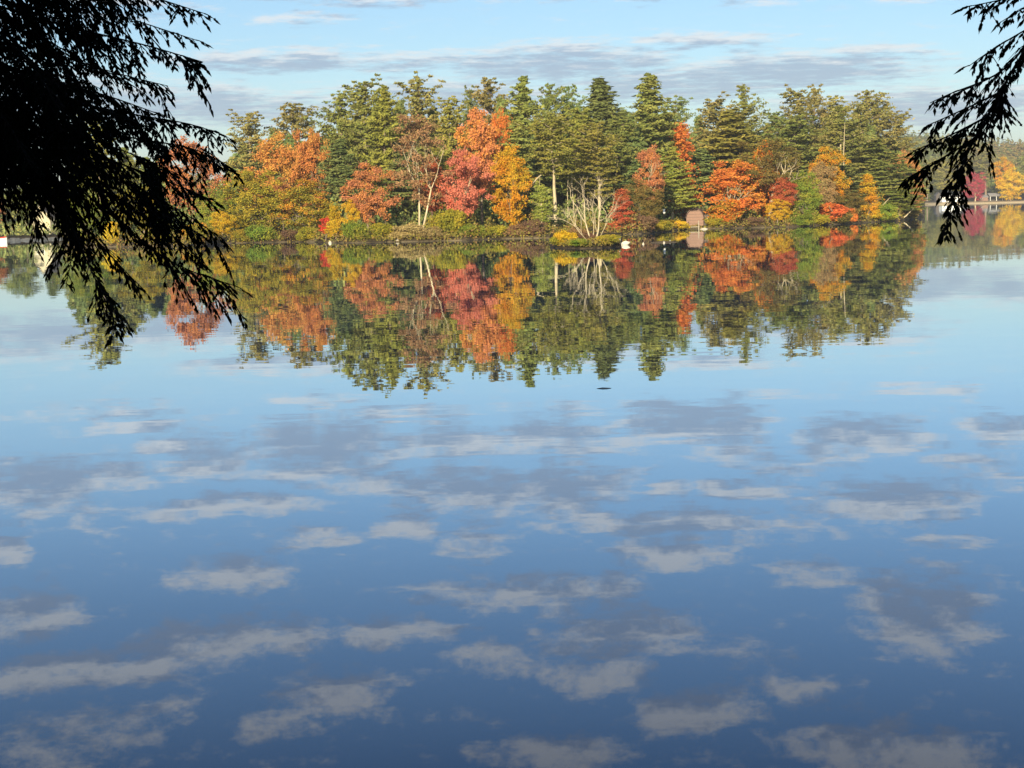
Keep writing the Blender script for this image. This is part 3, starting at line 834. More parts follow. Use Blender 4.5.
proto('bush0', broad_buf(300, 2.6, 1.9, .0, 'round', leaf=.12, dens=.6, trunk=.03), 'bark', 'yellow_green')
proto('bush1', broad_buf(301, 2.6, 1.9, .0, 'round', leaf=.12, dens=.6, trunk=.03), 'bark', 'yellow_green')
proto('bush2', broad_buf(302, 2.6, 1.9, .0, 'tall', leaf=.12, dens=.6, trunk=.03), 'bark', 'yellow_green')
for k in ('bush0', 'bush1', 'bush2'):
    V = PROTO[k][2]; DIM[k] = (float(V[:, 2].max()), float(np.quantile(np.hypot(V[:, 0], V[:, 1]), .97)))
S = [  # on the point
    ('bush0', 567, 229, 26, 'p', 3, 'yellow', 'yellow shrub at the end of the small point'),
    ('bush1', 559, 236, 20, 'p', 1.6, 'yellow_green', 'olive shrub touching the water at the end of the point'),
    ('bush2', 580, 238, 24, 'p', 1.2, 'green', 'low green shrub at the foot of the leafless birch'),
    ('bush1', 606, 234, 24, 'p', 1.5, 'yellow_green', 'yellow green shrub on the boathouse side of the birch'),
    ('bush0', 590, 231, 24, 'p', 6, 'mauve', 'dull mauve shrub behind the birch foot'),
    ('bush2', 577, 226, 26, 'p', 9, 'brown', 'russet shrub behind the yellow one on the point'),
    # along the shore
    ('bush2', 533, 218, 26, 'm', 2, 'mauve', 'reddish brown shrub beside the crooked stemmed young pine'),
    ('bush0', 520, 222, 30, 'm', 2, 'brown', 'russet bank shrub under the golden maple'),
    ('bush1', 495, 225, 26, 'm', 2, 'yellow_green', 'yellow olive shrub between the coral tree and the golden maple'),
    ('bush0', 472, 222, 30, 'm', 2.5, 'green', 'green shrub at the foot of the pinkish coral tree'),
    ('bush1', 448, 208, 38, 'm', 5, 'yellow_green', 'tall yellow olive shrub between the twin trunks and the coral tree'),
    ('bush2', 430, 226, 30, 'm', 1.5, 'tan', 'tan brush at the foot of the twin cream trunks'),
    ('bush0', 405, 222, 36, 'm', 2, 'tan', 'tan and pinkish brush behind the white boulder'),
    ('bush1', 382, 222, 26, 'm', 2, 'yellow_green', 'olive yellow shrub left of the white boulder, under the salmon tree'),
    ('bush0', 356, 219, 28, 'm', 1.5, 'green', 'deep green shrub beside the scarlet sapling'),
    ('bush2', 308, 226, 24, 'm', 1.5, 'yellow_green', 'yellow green shrub under the large turning green tree'),
    ('bush1', 290, 229, 20, 'm', 1, 'mauve', 'low mauve brush at the water edge under the green tree'),
    ('bush0', 262, 223, 30, 'm', 1, 'green', 'green waterside shrub beside the golden small tree'),
    ('bush2', 240, 228, 22, 'm', 1, 'yellow_green', 'pale yellow green shrub next to the golden small tree'),
    ('bush1', 196, 222, 30, 'm', 1.5, 'green_orange', 'mixed orange and green shrub behind the lowest hemlock sprays'),
    ('bush0', 160, 226, 30, 'm', 1.5, 'yellow_green', 'olive shrub behind the hanging hemlock sprays'),
    ('bush2', 643, 214, 30, 'm', 3, 'mauve', 'dark mauve shrub between the red tree and the boathouse cove'),
    ('bush1', 660, 219, 26, 'm', 1, 'yellow_green', 'yellow shrub at the waterside beside the pale trunk'),
    ('bush0', 678, 219, 22, 'm', 1, 'yellow', 'bright yellow shrub next to the dock'),
    ('bush1', 716, 216, 22, 'm', 1.5, 'yellow_green', 'olive yellow shrub against the dark boathouse side'),
    ('bush2', 755, 216, 24, 'm', 1.5, 'mauve', 'reddish brush between the orange maple and the crooked trunk'),
    ('bush0', 800, 212, 28, 'm', 1, 'green', 'fresh green waterside shrub past the yellow bush tree'),
    ('bush1', 818, 213, 24, 'm', 1, 'yellow_green', 'yellow green bough beside the low orange one'),
    ('bush2', 886, 202, 26, 'm', 1, 'green', 'light green bush above the white raft'),
    ('bush0', 838, 210, 30, 'm', 1, 'olive_brown', 'dull olive bush hanging over the bank before the yellow spire'),
    ('bush1', 910, 205, 18, 'm', .8, 'olive_brown', 'dark olive bush at the tip of the island over the fallen log'),
]
for (k, x, y, w, where, off, cm, lab) in S:
    D = penD(x, off) if where == 'p' else mainD(x, off)
    bush(k, x, y, w, D, .25 if where == 'p' else lerp_z(off), cm, lab)

# the wood's interior: one mass, and the low growth along the banks
g = np.random.default_rng(55)
proto_low = [pine_buf(400 + i, 22, 4.5, .08, 'dense', .62) for i in range(3)]
b = Buf()
sky_line = [(40, 150), (100, 140), (210, 150), (240, 128), (300, 120), (318, 128), (345, 100), (420, 95), (450, 108), (500, 92), (560, 96), (603, 112), (640, 92), (680, 118), (710, 108), (745, 104),
            (775, 120), (800, 100), (860, 104), (900, 122), (915, 150)]
SX = [p[0] for p in sky_line]; SY = [p[1] for p in sky_line]
for i in range(74):
    x = 62 + (912 - 62) * (i + g.uniform(0, 1)) / 74
    off = g.uniform(38, 85)
    D = mainD(x, off)
    y = np.interp(x, SX, SY) + g.uniform(6, 34)
    if 672 < x < 688: y += 25
    top = at(x, y, D); gz = lerp_z(off)
    s = (top.z - gz) / 22.0
    b.merge(proto_low[i % 3][1], Matrix.Translation((top.x, D, gz)) @ Matrix.Rotation(g.uniform(0, 6.28), 4, 'Z') @ Matrix.Diagonal((.8, .8, s, 1)))
n = 42000
xs = g.uniform(66, 918, n); off = g.uniform(12, 70, n)
dd = np.interp(xs, MX, MD) + off
hm = 2.2 + 3.5 * (np.sin(xs * .21) * .5 + .5) * (np.sin(xs * .083 + off * .3) * .5 + .5)
C = np.array([(at(x, 210, d).x, d, lerp_z(o) + g.uniform(0, 1) * h) for x, d, o, h in zip(xs, dd, off, hm)])
leaves(b, C, np.full(n, .24), np.tile([0, -.5, .5], (n, 1)), g, asp=.6)
tag(link('woods', b.mesh('woods', [M['wood_dark']])), kind='stuff')
b = Buf()
n = 20000
xs = g.uniform(62, 922, n); off = g.uniform(0, 1, n) ** 1.6 * 18 - .1 + .9 * (np.sin(xs * .9) * np.sin(xs * .23 + 1) > .1)
dd = np.interp(xs, MX, MD) + off
hmax = (.35 + 2.2 * (np.sin(xs * .31) * .5 + .5) * (np.sin(xs * .117 + 2) * .5 + .5) + .4) * np.where((xs > 683) & (xs < 713), .12, 1.0)
C = np.array([(at(x, 210, d).x, d, max(lerp_z(o), .08) + g.uniform(0, 1) ** 1.3 * h) for x, d, o, h in zip(xs, dd, off, hmax)])
leaves(b, C, np.full(n, .16), np.tile([0, -.4, .6], (n, 1)), g, asp=.6)
n = 2600
xs = g.uniform(552, 620, n); off = g.uniform(0, 1, n) ** 1.5 * 14 + .1
dd = np.interp(xs, PX, PD) + off
C = np.array([(at(x, 210, d).x, d, .2 + g.uniform(0, 1) * .7) for x, d in zip(xs, dd)])
leaves(b, C, np.full(n, .10), np.tile([0, -.4, .6], (n, 1)), g, asp=.6)
tag(link('undergrowth', b.mesh('undergrowth', [M['undergrowth']])), kind='stuff')

# thin pale stems in the gap behind the point: each a thin young trunk
for i, (x, y0, y1, w) in enumerate([(539, 190, 214, 1.2), (552, 188, 216, 1.6), (573, 186, 216, 1.4), (566, 190, 214, 1.2), (610, 182, 228, 1.6), (582, 190, 216, 1.2), (842.5, 152, 216, 1.9)]):
    D = mainD(x, 21 + i)
    p = at(x, y0, D)
    bb = Buf(); r = w * D / F / 2
    tube(bb, [(0, 0, 0), (.15, 0, (p.z - .8) * .5), (.05, 0, p.z - .8), (.2, 0, (p.z - .8) * 1.45)], [r, r * .8, r * .5, r * .15], 6)
    labs = ['thin pale bare stem just before the wide olive pine', 'straight pale stem beside the tall bare pine trunk', 'pale dead stem over the yellow shrub on the point',
            'very thin pale stem between the tall bare trunk and the point', 'slanting pale stem past the leafless birch', 'thin grey stem right behind the birch', 'tall pale bare trunk standing among the pines near the island tip']
    o = link('tree_trunk', bb.mesh('tree_trunk', [M['bark_pale']], True)); o.location = (p.x, D, .8); o.rotation_euler = (0, R([0, 1, -2, 1.5, 6, 0, .8][i]), 0)
    tag(o, labs[i], 'dead tree', 'pale bare stems in the wood')

# ------------------------------------------------------------------ small things along the shore
def rock(x, y, w, h, D, label, mat='stone', seed=1):
    g = np.random.default_rng(seed)
    p = at(x, y, D)
    bb = Buf(); na, nr = 12, 6
    V = []
    for j in range(nr + 1):
        ph = math.pi * .5 * j / nr * 1.0
        for i in range(na):
            a = 2 * math.pi * i / na
            r = 1 + g.uniform(-.14, .14)
            V.append((math.cos(a) * math.cos(ph) * r * w / 2, math.sin(a) * math.cos(ph) * r * w * .35, -.12 + (h + .12) * math.sin(ph) * (1 + g.uniform(-.08, .08))))
    Fc = [(j * na + i, j * na + (i + 1) % na, (j + 1) * na + (i + 1) % na, (j + 1) * na + i) for j in range(nr) for i in range(na)]
    bb.add(V, Fc)
    o = link('boulder', bb.mesh('boulder', [M[mat]], False)); o.location = (p.x, D, .0)
    return tag(o, label, 'boulder', 'boulders along the shore')


wp = onwater(398, 241.8); rock(398, 241.5, .75, .45, wp.y - .3, 'white boulder at the water edge before the tan brush', seed=3)
wp = onwater(330, 243.2); rock(330, 243, .45, .3, wp.y - .2, 'small pale boulder at the water edge under the scarlet sapling', seed=4)
wp = onwater(703, 229.2); rock(704, 229, 1.3, .22, wp.y - .1, 'long flat cream boulder in front of the boathouse', seed=5)
wp = onwater(608, 246.4)
rock(617, 246, .9, .25, onwater(617, 246.6).y, 'low dark boulder at the water end of the point', 'soil', seed=6)

# swan
def swan(x, y, label):
    p = onwater(x, y)
    o = empty('swan', (p.x, p.y, 0), 0)
    bb = Buf()
    # body: lofted rings along x, tail to the right, raised at the stern
    st = [(-.44, .04, .10, .12), (-.36, .13, .14, .15), (-.18, .21, .19, .17), (.05, .23, .21, .18), (.28, .18, .18, .20), (.42, .10, .11, .25), (.53, .03, .03, .31)]
    na = 12; V = []
    for (sx, rw, rh, zc) in st:
        for i in range(na):
            a = 2 * math.pi * i / na
            V.append((sx, rw * math.cos(a), zc - .07 + rh * math.sin(a)))
    Fc = [(j * na + i, (j + 1) * na + i, (j + 1) * na + (i + 1) % na, j * na + (i + 1) % na) for j in range(len(st) - 1) for i in range(na)]
    bb.add(V, Fc)
    # neck drawn back in a low curve, head
    nk = np.array([(-.34, 0, .12), (-.44, 0, .22), (-.47, 0, .34), (-.43, 0, .46), (-.42, 0, .56), (-.47, 0, .62), (-.54, 0, .61), (-.58, 0, .595)])
    tube(bb, nk, [.10, .075, .06, .055, .06, .065, .05, .02], 10)
    me = bb.mesh('body', [M['feather']], True)
    bd = link('body', me, o)
    for sy in (-1, 1):
        w = Buf(); V = []
        for (sx, hw, z0, z1) in [(-.28, .02, .20, .24), (-.1, .05, .16, .36), (.15, .06, .17, .41), (.38, .03, .22, .33), (.56, .005, .26, .29)]:
            V += [(sx, sy * (.17 - .1 * max(0, sx)), z0), (sx, sy * (.17 - .1 * max(0, sx) + hw), (z0 + z1) / 2), (sx, sy * .10, z1)]
        Fc = [(3 * j + i, 3 * j + 3 + i, 3 * j + 4 + i, 3 * j + 1 + i) for j in range(4) for i in range(2)]
        w.add(V, Fc); link('wing', w.mesh('wing', [M['feather']], True), o)
    h = Buf(); tube(h, [(-.575, 0, .597), (-.62, 0, .58), (-.67, 0, .565)], [.03, .022, .008], 8)
    link('bill', h.mesh('bill', [M['bill']], True), o)
    return tag(o, label, 'swan')


swan(624.5, 245.0, 'white swan afloat beside the small point')


def buoy(x, y, r, label):
    p = onwater(x, y)
    o = empty('buoy', (p.x, p.y, 0))
    bb = Buf(); na = 12
    pr = [(0, -.5), (.8, -.45), (1, -.1), (1, .25), (.75, .65), (.3, .85), (.02, .9)]
    V = [(a * r * math.cos(2 * math.pi * i / na), a * r * math.sin(2 * math.pi * i / na), z * r) for a, z in pr for i in range(na)]
    bb.add(V, [(j * na + i, j * na + (i + 1) % na, (j + 1) * na + (i + 1) % na, (j + 1) * na + i) for j in range(len(pr) - 1) for i in range(na)])
    link('float', bb.mesh('float', [M['stone']], True), o)
    b2 = Buf(); tube(b2, [(0, 0, .85 * r), (0, 0, 1.7 * r)], [.16 * r, .12 * r], 6); link('mast', b2.mesh('mast', [M['white']]), o)
    return tag(o, label, 'buoy', 'white buoys off the dock')


buoy(643.2, 244.2, .12, 'single small white buoy between the swan and the floating log')
buoy(664, 243, .12, 'white buoy at the middle of the dark floating log')
buoy(670, 242, .13, 'white buoy just past the dark floating log, nearest the dock')
p = onwater(664, 242.6); bb = Buf()
tube(bb, [(-1.3, 0, -.02), (-.4, .05, .03), (.5, -.03, .04), (1.3, .03, .0)], [.09, .12, .11, .06], 8)
o = link('floating_log', bb.mesh('floating_log', [M['bark_dark']], True)); o.location = (p.x, p.y + .5, 0); tag(o, 'dark log floating off the dock between the white buoys', 'log')

for (x, y, ln, lab) in ((604, 388.5, .32, 'dark twig floating on the pale water below the tree reflections'),):
    p = onwater(x, y); bb = Buf()
    tube(bb, [(-ln / 2, 0, .002), (-ln * .1, .01, .012), (ln * .2, -.01, .01), (ln / 2, .015, .004)], [.004, .012, .01, .004], 6)
    o = link('floating_twig', bb.mesh('floating_twig', [M['bark_dark']], True)); o.location = p; tag(o, lab, 'twig')

# boathouse with a gambrel gable toward the lake
D = mainD(695, 2.2); p = at(695, 229, D)
o = empty('boathouse', (p.x, D, .35), R(-14)); tag(o, 'weathered reddish boathouse with a rounded gable at the waterside', 'boathouse')
hw, hh, dp = 1.32, 1.45, 3.4
bb = Buf(); prism(bb, [(-hw, hw, -.35), (-hw, hw, hh - .1), (-hw * .84, hw * .84, hh + .5), (-hw * .5, hw * .5, hh + .98), (-.03, .03, hh + 1.2)], 0, dp); link('wall', bb.mesh('wall', [M['red_wood']]), o)
bb = Buf()
for s in (-1, 1):
    for (a, b_) in (((hw + .1, hh - .2), (hw * .88, hh + .54)), ((hw * .88, hh + .54), (hw * .53, hh + 1.04)), ((hw * .53, hh + 1.04), (0, hh + 1.28))):
        x0, z0 = a; x1, z1 = b_
        V = [(s * x0, -.3, z0), (s * x1, -.3, z1), (s * x1, dp + .2, z1), (s * x0, dp + .2, z0)]
        V += [(v[0], v[1], v[2] + .09) for v in V]
        bb.add(V, [(0, 1, 2, 3), (4, 7, 6, 5), (0, 4, 5, 1), (1, 5, 6, 2), (2, 6, 7, 3), (3, 7, 4, 0)])
link('roof', bb.mesh('roof', [M['roof_red']]), o)
bb = Buf(); box(bb, (-.75, -.05, -.3), (.75, -.01, 1.25)); d_ = link('door', bb.mesh('door', [M['red_wood']]), o)
bb = Buf(); box(bb, (.5, -.11, .4), (.56, -.052, .62)); link('handle', bb.mesh('handle', [M['dark_wood']]), d_)
# lean-to with a white window, its dark boards painting in that side's shade
bb = Buf(); prism(bb, [(hw + .02, hw + 1.25, -.35), (hw + .02, hw + 1.25, 1.25), (hw + .02, hw + .6, 1.7)], .5, dp - .2); link('lean_to', bb.mesh('lean_to', [M['dark_wood']]), o)
w_ = Buf(); box(w_, (hw + .42, .44, .45), (hw + .86, .495, 1.2)); wo = link('window', w_.mesh('window', [M['white']]), o)
w_ = Buf(); box(w_, (hw + .50, .425, .53), (hw + .78, .437, 1.12)); link('pane', w_.mesh('pane', [M['white']]), wo)
# dock
D = mainD(684, -.6); p = at(685.5, 229, D)
o = empty('dock', (p.x, D, 0), 0); tag(o, 'small wooden dock with thin posts beside the boathouse', 'dock')
bb = Buf(); box(bb, (-1.5, -.7, .34), (2.0, 1.4, .42)); link('deck', bb.mesh('deck', [M['deck']]), o)
for (px, py, hh_) in ((-1.4, -.65, 1.1), (-1.4, 1.2, .9), (.4, -.65, 1.2), (1.9, -.65, 1.3)):
    bb = Buf(); tube(bb, [(px, py, -1), (px, py, .2), (px, py, hh_)], [.07, .07, .06], 7); link('post', bb.mesh('post', [M['deck' if px > 1 else 'bark_dark']]), o)
bb = Buf(); box(bb, (-.9, -.3, .42), (-.1, .3, .86)); link('bench', bb.mesh('bench', [M['stone']]), o)
# nest box on a thin pole
D = mainD(664, 3); p = at(664, 209, D)
o = empty('nest_box', (p.x, D, .4)); tag(o, 'white nest box on a thin pole beside the pale evergreen trunk', 'nest box')
hz = p.z - .4
bb = Buf(); tube(bb, [(0, 0, 0), (0, 0, hz - .5)], [.045, .04], 6); link('pole', bb.mesh('pole', [M['bark']]), o)
bb = Buf(); box(bb, (-.13, -.13, hz - .6), (.13, .13, hz - .05)); link('box_body', bb.mesh('box_body', [M['white']]), o)
bb = Buf(); box(bb, (-.17, -.19, hz - .047), (.17, .17, hz)); link('box_lid', bb.mesh('box_lid', [M['white']]), o)
# white raft
D = shore(894.5) - .9; p = onwater(894.5, 220.3)
o = empty('raft', (p.x, p.y - .4, 0), R(4)); tag(o, 'small white swim raft moored against the dark bank near the island tip', 'raft')
bb = Buf(); box(bb, (-.68, -.5, .16), (.68, .5, .30)); link('deck', bb.mesh('deck', [M['white']]), o)
for sx in (-.45, .45):
    bb = Buf(); tube(bb, [(sx, -.46, .05), (sx, .46, .05)], [.11, .11], 10); link('float', bb.mesh('float', [M['white']]), o)


def log(name, a, b_, r, label, mat='bark_pale'):
    bb = Buf(); A, B = np.array(a), np.array(b_)
    g = np.random.default_rng(int(abs(A[0]) * 7))
    P = [A + (B - A) * s + g.normal(0, .04, 3) * (0 < s < 1) for s in np.linspace(0, 1, 6)]
    P = [q - A for q in P]
    tube(bb, P, np.linspace(r, r * .45, 6), 7)
    o = link(name, bb.mesh(name, [M[mat]], True)); o.location = tuple(A)
    return tag(o, label, 'log', 'fallen trunks along the shore')


D = shore(905)
a = at(904, 217.3, D - .2); b_ = at(914, 208.5, D - 1.0); log('fallen_log', a, b_, .11, 'pale fallen trunk sticking out over the water at the island tip')
D = shore(884) + .2
a = at(883, 205, D + 1); b_ = at(890, 197.5, D - .4); log('fallen_log', a, b_, .10, 'pale broken limb slanting through the green above the white raft')
D = shore(848)
a = at(835, 216, shore(835) + .8); b_ = at(829, 206, shore(829)); log('fallen_log', a, b_, .10, 'pale leaning stem under the low orange bough')
D = mainD(560, 10); a = at(526, 191, mainD(526, 9)); b_ = at(541, 175, mainD(541, 8)); log('fallen_log', a, b_, .16, 'pale slanting limb between the golden maple and the tall bare pine trunk')

# ------------------------------------------------------------------ far shore beyond the island tip
def TF(name, key, x, y, w, off, label, cm, tm=None):
    return tree(name, key, x, y, w, DR(x) + off, float(np.interp(off, [0, 6, 60], [.2, .9, 2])), label, 'tree', cm, tm, group='trees on the far beach')


TF(P_, 'pine5', 927, 158, 30, 40, 'pine on the far shore next to the salmon trees of the island tip', 'pine_tip')
TF(P_, 'pine1', 945, 158, 30, 34, 'pine on the far shore behind the hemlock branch end', 'pine_olive')
TF(P_, 'dense0', 960, 156, 34, 46, 'pine behind the white cottage on the far shore', 'pine_tip')
TF(P_, 'pine4', 986, 150, 38, 52, 'broad pine on the far shore behind the crimson maple', 'pine_tip')
TF(P_, 'dense1', 972, 160, 24, 60, 'pine hidden between the cottage and the crimson maple', 'pine')
TF(B_, 'round2', 975, 171, 23, 8, 'round crimson maple on the far beach', 'magenta', 'bark_pale')
TF(B_, 'round0', 1011, 167, 27, 8, 'round golden yellow maple on the far beach', 'yellow')
TF(B_, 'tall1', 1003, 156, 20, 30, 'orange tree behind the golden yellow maple on the far shore', 'orange_yellow')
TF(B_, 'round3', 1036, 160, 30, 26, 'green tree past the golden yellow maple', 'yellow_green')
TF(P_, 'pine3', 1030, 150, 30, 50, 'pine past the golden yellow maple', 'pine')


def house(name, x0, x1, yb, yt, D, gz, label, wall, roof, cat='house', rz=0, depth=5.0, ridge=.42, wins=(), doors=(), gable_front=False):
    a, b_ = at(x0, yb, D), at(x1, yb, D)
    t = at((x0 + x1) / 2, yt, D)
    w = (b_.x - a.x) / 2; H = t.z - gz
    o = empty(name, ((a.x + b_.x) / 2, D, gz), rz); tag(o, label, cat)
    e = H * (1 - ridge)
    if gable_front:
        bb = Buf(); prism(bb, [(-w, w, -.6), (-w, w, e), (-.02, .02, H)], 0, depth); link('wall', bb.mesh('wall', [M[wall]]), o)
        bb = Buf()
        for s in (-1, 1):
            V = [(s * (w + .35), -.3, e - .35 * (H - e) / w), (0, -.3, H), (0, depth + .3, H), (s * (w + .35), depth + .3, e - .35 * (H - e) / w)]
            V += [(v[0], v[1], v[2] + .15) for v in V]
            bb.add(V, [(0, 1, 2, 3), (4, 7, 6, 5), (0, 4, 5, 1), (1, 5, 6, 2), (2, 6, 7, 3), (3, 7, 4, 0)])
        link('roof', bb.mesh('roof', [M[roof]]), o)
    else:
        bb = Buf(); box(bb, (-w, 0, -.6), (w, depth, e))
        # side gables
        V = [(-w, 0, e), (-w, depth, e), (-w, depth / 2, H), (-w + .02, depth / 2, H)]
        for sx in (-w, w):
            bb.add([(sx, 0, e), (sx, depth, e), (sx, depth / 2 + .02, H - .02), (sx, depth / 2 - .02, H - .02)], [(0, 1, 2, 3)])
        link('wall', bb.mesh('wall', [M[wall]]), o)
        bb = Buf()
        for s in (-1, 1):
            y0 = depth / 2 + s * (depth / 2 + .4); z0 = e - .4 * (H - e) / (depth / 2)
            V = [(-w - .3, y0, z0), (w + .3, y0, z0), (w + .3, depth / 2, H), (-w - .3, depth / 2, H)]
            V += [(v[0], v[1], v[2] + .15) for v in V]
            bb.add(V, [(0, 1, 2, 3), (4, 7, 6, 5), (0, 4, 5, 1), (1, 5, 6, 2), (2, 6, 7, 3), (3, 7, 4, 0)])
        link('roof', bb.mesh('roof', [M[roof]]), o)
    for (wx, wz, ww, wh) in wins:
        bb = Buf(); box(bb, (wx * w - ww / 2, -.06, wz), (wx * w + ww / 2, -.004, wz + wh)); f = link('window', bb.mesh('window', [M['white']]), o)
        bb = Buf(); box(bb, (wx * w - ww / 2 + .1, -.075, wz + .1), (wx * w + ww / 2 - .1, -.064, wz + wh - .1)); link('pane', bb.mesh('pane', [M['glass']]), f)
    for (wx, ww, wh) in doors:
        bb = Buf(); box(bb, (wx * w - ww / 2, -.06, -.1), (wx * w + ww / 2, -.004, wh)); link('door', bb.mesh('door', [M['dark_wood']]), o)
    return o


house('cottage', 942.5, 961, 203, 194.6, DR(950) + 10, .9, 'low white cottage on the far beach', 'white', 'roof_grey', depth=7, ridge=.3, wins=((.45, 1.2, 1.3, 1.1), (-.75, 1.2, .9, 1.0)), doors=((.8, 1.0, 2.1),))
house('shed', 936.2, 941.2, 203, 192.5, DR(938) + 14, 1.0, 'dark shed beside the white cottage', 'dark_wood', 'roof_dark', 'shed', depth=4, ridge=.3, doors=((0, 1.0, 2.0),), gable_front=True)
house('cabin', 964, 974, 203, 196, DR(969) + 16, 1.1, 'dark grey cabin behind the crimson maple', 'dark_wood', 'roof_grey', 'cabin', depth=6, ridge=.35, wins=((-.4, 1.0, 1.0, .8),))
house('cabin', 979, 988, 203, 195, DR(984) + 14, 1.1, 'red brown cabin with a white door beside the crimson trunk', 'red_wood', 'roof_grey', 'cabin', depth=6, ridge=.35, wins=((-.5, 1.0, .9, .9),))
# open pavilion
D = DR(1000) + 14
a, c_, t = at(990, 203, D), at(1009, 203, D), at(1000, 194, D)
o = empty('pavilion', ((a.x + c_.x) / 2, D, 1.0)); tag(o, 'open sided pavilion with a long grey roof beside the golden maple', 'pavilion')
w = (c_.x - a.x) / 2; e = 2.5
bb = Buf()
for s in (-1, 1):
    V = [(-w - .4, 3 + s * 3.4, e - .1), (w + .4, 3 + s * 3.4, e - .1), (w + .4, 3, e + 1.4), (-w - .4, 3, e + 1.4)]
    V += [(v[0], v[1], v[2] + .15) for v in V]
    bb.add(V, [(0, 1, 2, 3), (4, 7, 6, 5), (0, 4, 5, 1), (1, 5, 6, 2), (2, 6, 7, 3), (3, 7, 4, 0)])
link('roof', bb.mesh('roof', [M['roof_grey']]), o)
for px in (-1, -.33, .33, 1):
    for py in (0.1, 5.9):
        bb = Buf(); tube(bb, [(px * w * .97, py, -.2), (px * w * .97, py, e)], [.13, .13], 6); link('post', bb.mesh('post', [M['white']]), o)
bb = Buf(); box(bb, (-w, 5.4, -.2), (w, 5.6, 2.3)); link('back_wall', bb.mesh('back_wall', [M['dark_wood']]), o)
# wooded far hill
b = Buf(); g = np.random.default_rng(77)
n = 0
clump = []
for k in range(6):
    bb = Buf(); gg = np.random.default_rng(700 + k)
    m_ = 46
    v = unit(gg.normal(0, 1, (m_, 3))); v[:, 2] = np.abs(v[:, 2])
    tall = k >= 3
    C = v * np.array([3.6, 3.6, 10.0 if tall else 7.0]) * gg.uniform(.5, 1, (m_, 1))
    if tall: C[:, :2] *= (1.15 - C[:, 2:3] / 12)
    leaves(bb, C, np.full(m_, 1.25), v + np.array([0, 0, .5]), gg, asp=.7, spread=.5)
    clump.append(bb)
hx = [h[0] for h in HP]
for i in range(1500):
    x = g.uniform(850, 1290); off = 45 + 700 * g.uniform(0, 1) ** .8
    D = DR(x) + off
    zz = [h[1](x) if callable(h[1]) else h[1] for h in HP]
    z = float(np.interp(off, hx, zz))
    p = at(x, 205, D)
    s = g.uniform(.75, 1.35)
    b.merge(clump[int(g.integers(0, 6))], Matrix.Translation((p.x, D, z - .5)) @ Matrix.Rotation(g.uniform(0, 6.28), 4, 'Z') @ Matrix.Diagonal((s, s, s * g.uniform(.8, 1.2), 1)))
tag(link('hill_woods', b.mesh('hill_woods', [M['far_green']])), kind='stuff')

# ------------------------------------------------------------------ far shore at the other side, behind the hemlock
D0 = 305
house('house', 30, 53, 231, 205, 322, 1.0, 'cream house with a dark roof seen through the hemlock boughs', 'cream', 'roof_dark', depth=7, ridge=.38,
      wins=((-.5, .9, .7, .9), (.1, .9, .7, .9)), gable_front=True, rz=R(-24))
# waterside wall
bb = Buf()
for i in range(26):
    x0 = -60 + i * 5; q0 = at(x0, 240, DLF(x0) - .5); q1 = at(x0 + 4.8, 240, DLF(x0 + 4.8) - .5)
    z = .42 + .10 * math.sin(i * 2.3) + .08 * math.sin(i * 5.1)
    V = [(q0.x, q0.y, -.6), (q1.x, q1.y, -.6), (q1.x, q1.y + .6, -.6), (q0.x, q0.y + .6, -.6)]
    V += [(v[0], v[1], z) for v in V]
    bb.add(V, [(0, 1, 5, 4), (1, 2, 6, 5), (2, 3, 7, 6), (3, 0, 4, 7), (4, 5, 6, 7)])
o = link('stone_wall', bb.mesh('stone_wall', [M['grey_stone']])); tag(o, 'low grey stone wall along the water below the cream house', 'wall')
# white boat with a red cover, half outside the view
p = onwater(-3, 242.5)
o = empty('boat', (p.x, p.y, 0), R(12)); tag(o, 'white boat with a red cover at the edge of the lake below the cream house', 'boat')
bb = Buf(); st = [(-1.9, .62, .62), (-1.0, .72, .62), (.2, .72, .66), (1.1, .5, .74), (1.7, .06, .84)]
V = []
for (sx, hw_, zt) in st:
    V += [(sx, -hw_, zt), (sx, -hw_ * .75, .0), (sx, 0, -.2), (sx, hw_ * .75, .0), (sx, hw_, zt)]
Fc = [(5 * j + i, 5 * j + 5 + i, 5 * j + 6 + i, 5 * j + 1 + i) for j in range(4) for i in range(4)] + [(0, 1, 2, 2 + 1)]
bb.add(V, Fc); link('hull', bb.mesh('hull', [M['white']], False), o)
bb = Buf(); V = []
for (sx, hw_, zt) in st:
    V += [(sx * .95, -hw_ * .98, zt + .004), (sx * .95, -hw_ * .4, zt + .22), (sx * .95, hw_ * .4, zt + .22), (sx * .95, hw_ * .98, zt + .004)]
bb.add(V, [(4 * j + i, 4 * j + 4 + i, 4 * j + 5 + i, 4 * j + 1 + i) for j in range(4) for i in range(3)]); link('cover', bb.mesh('cover', [M['red_paint']], False), o)
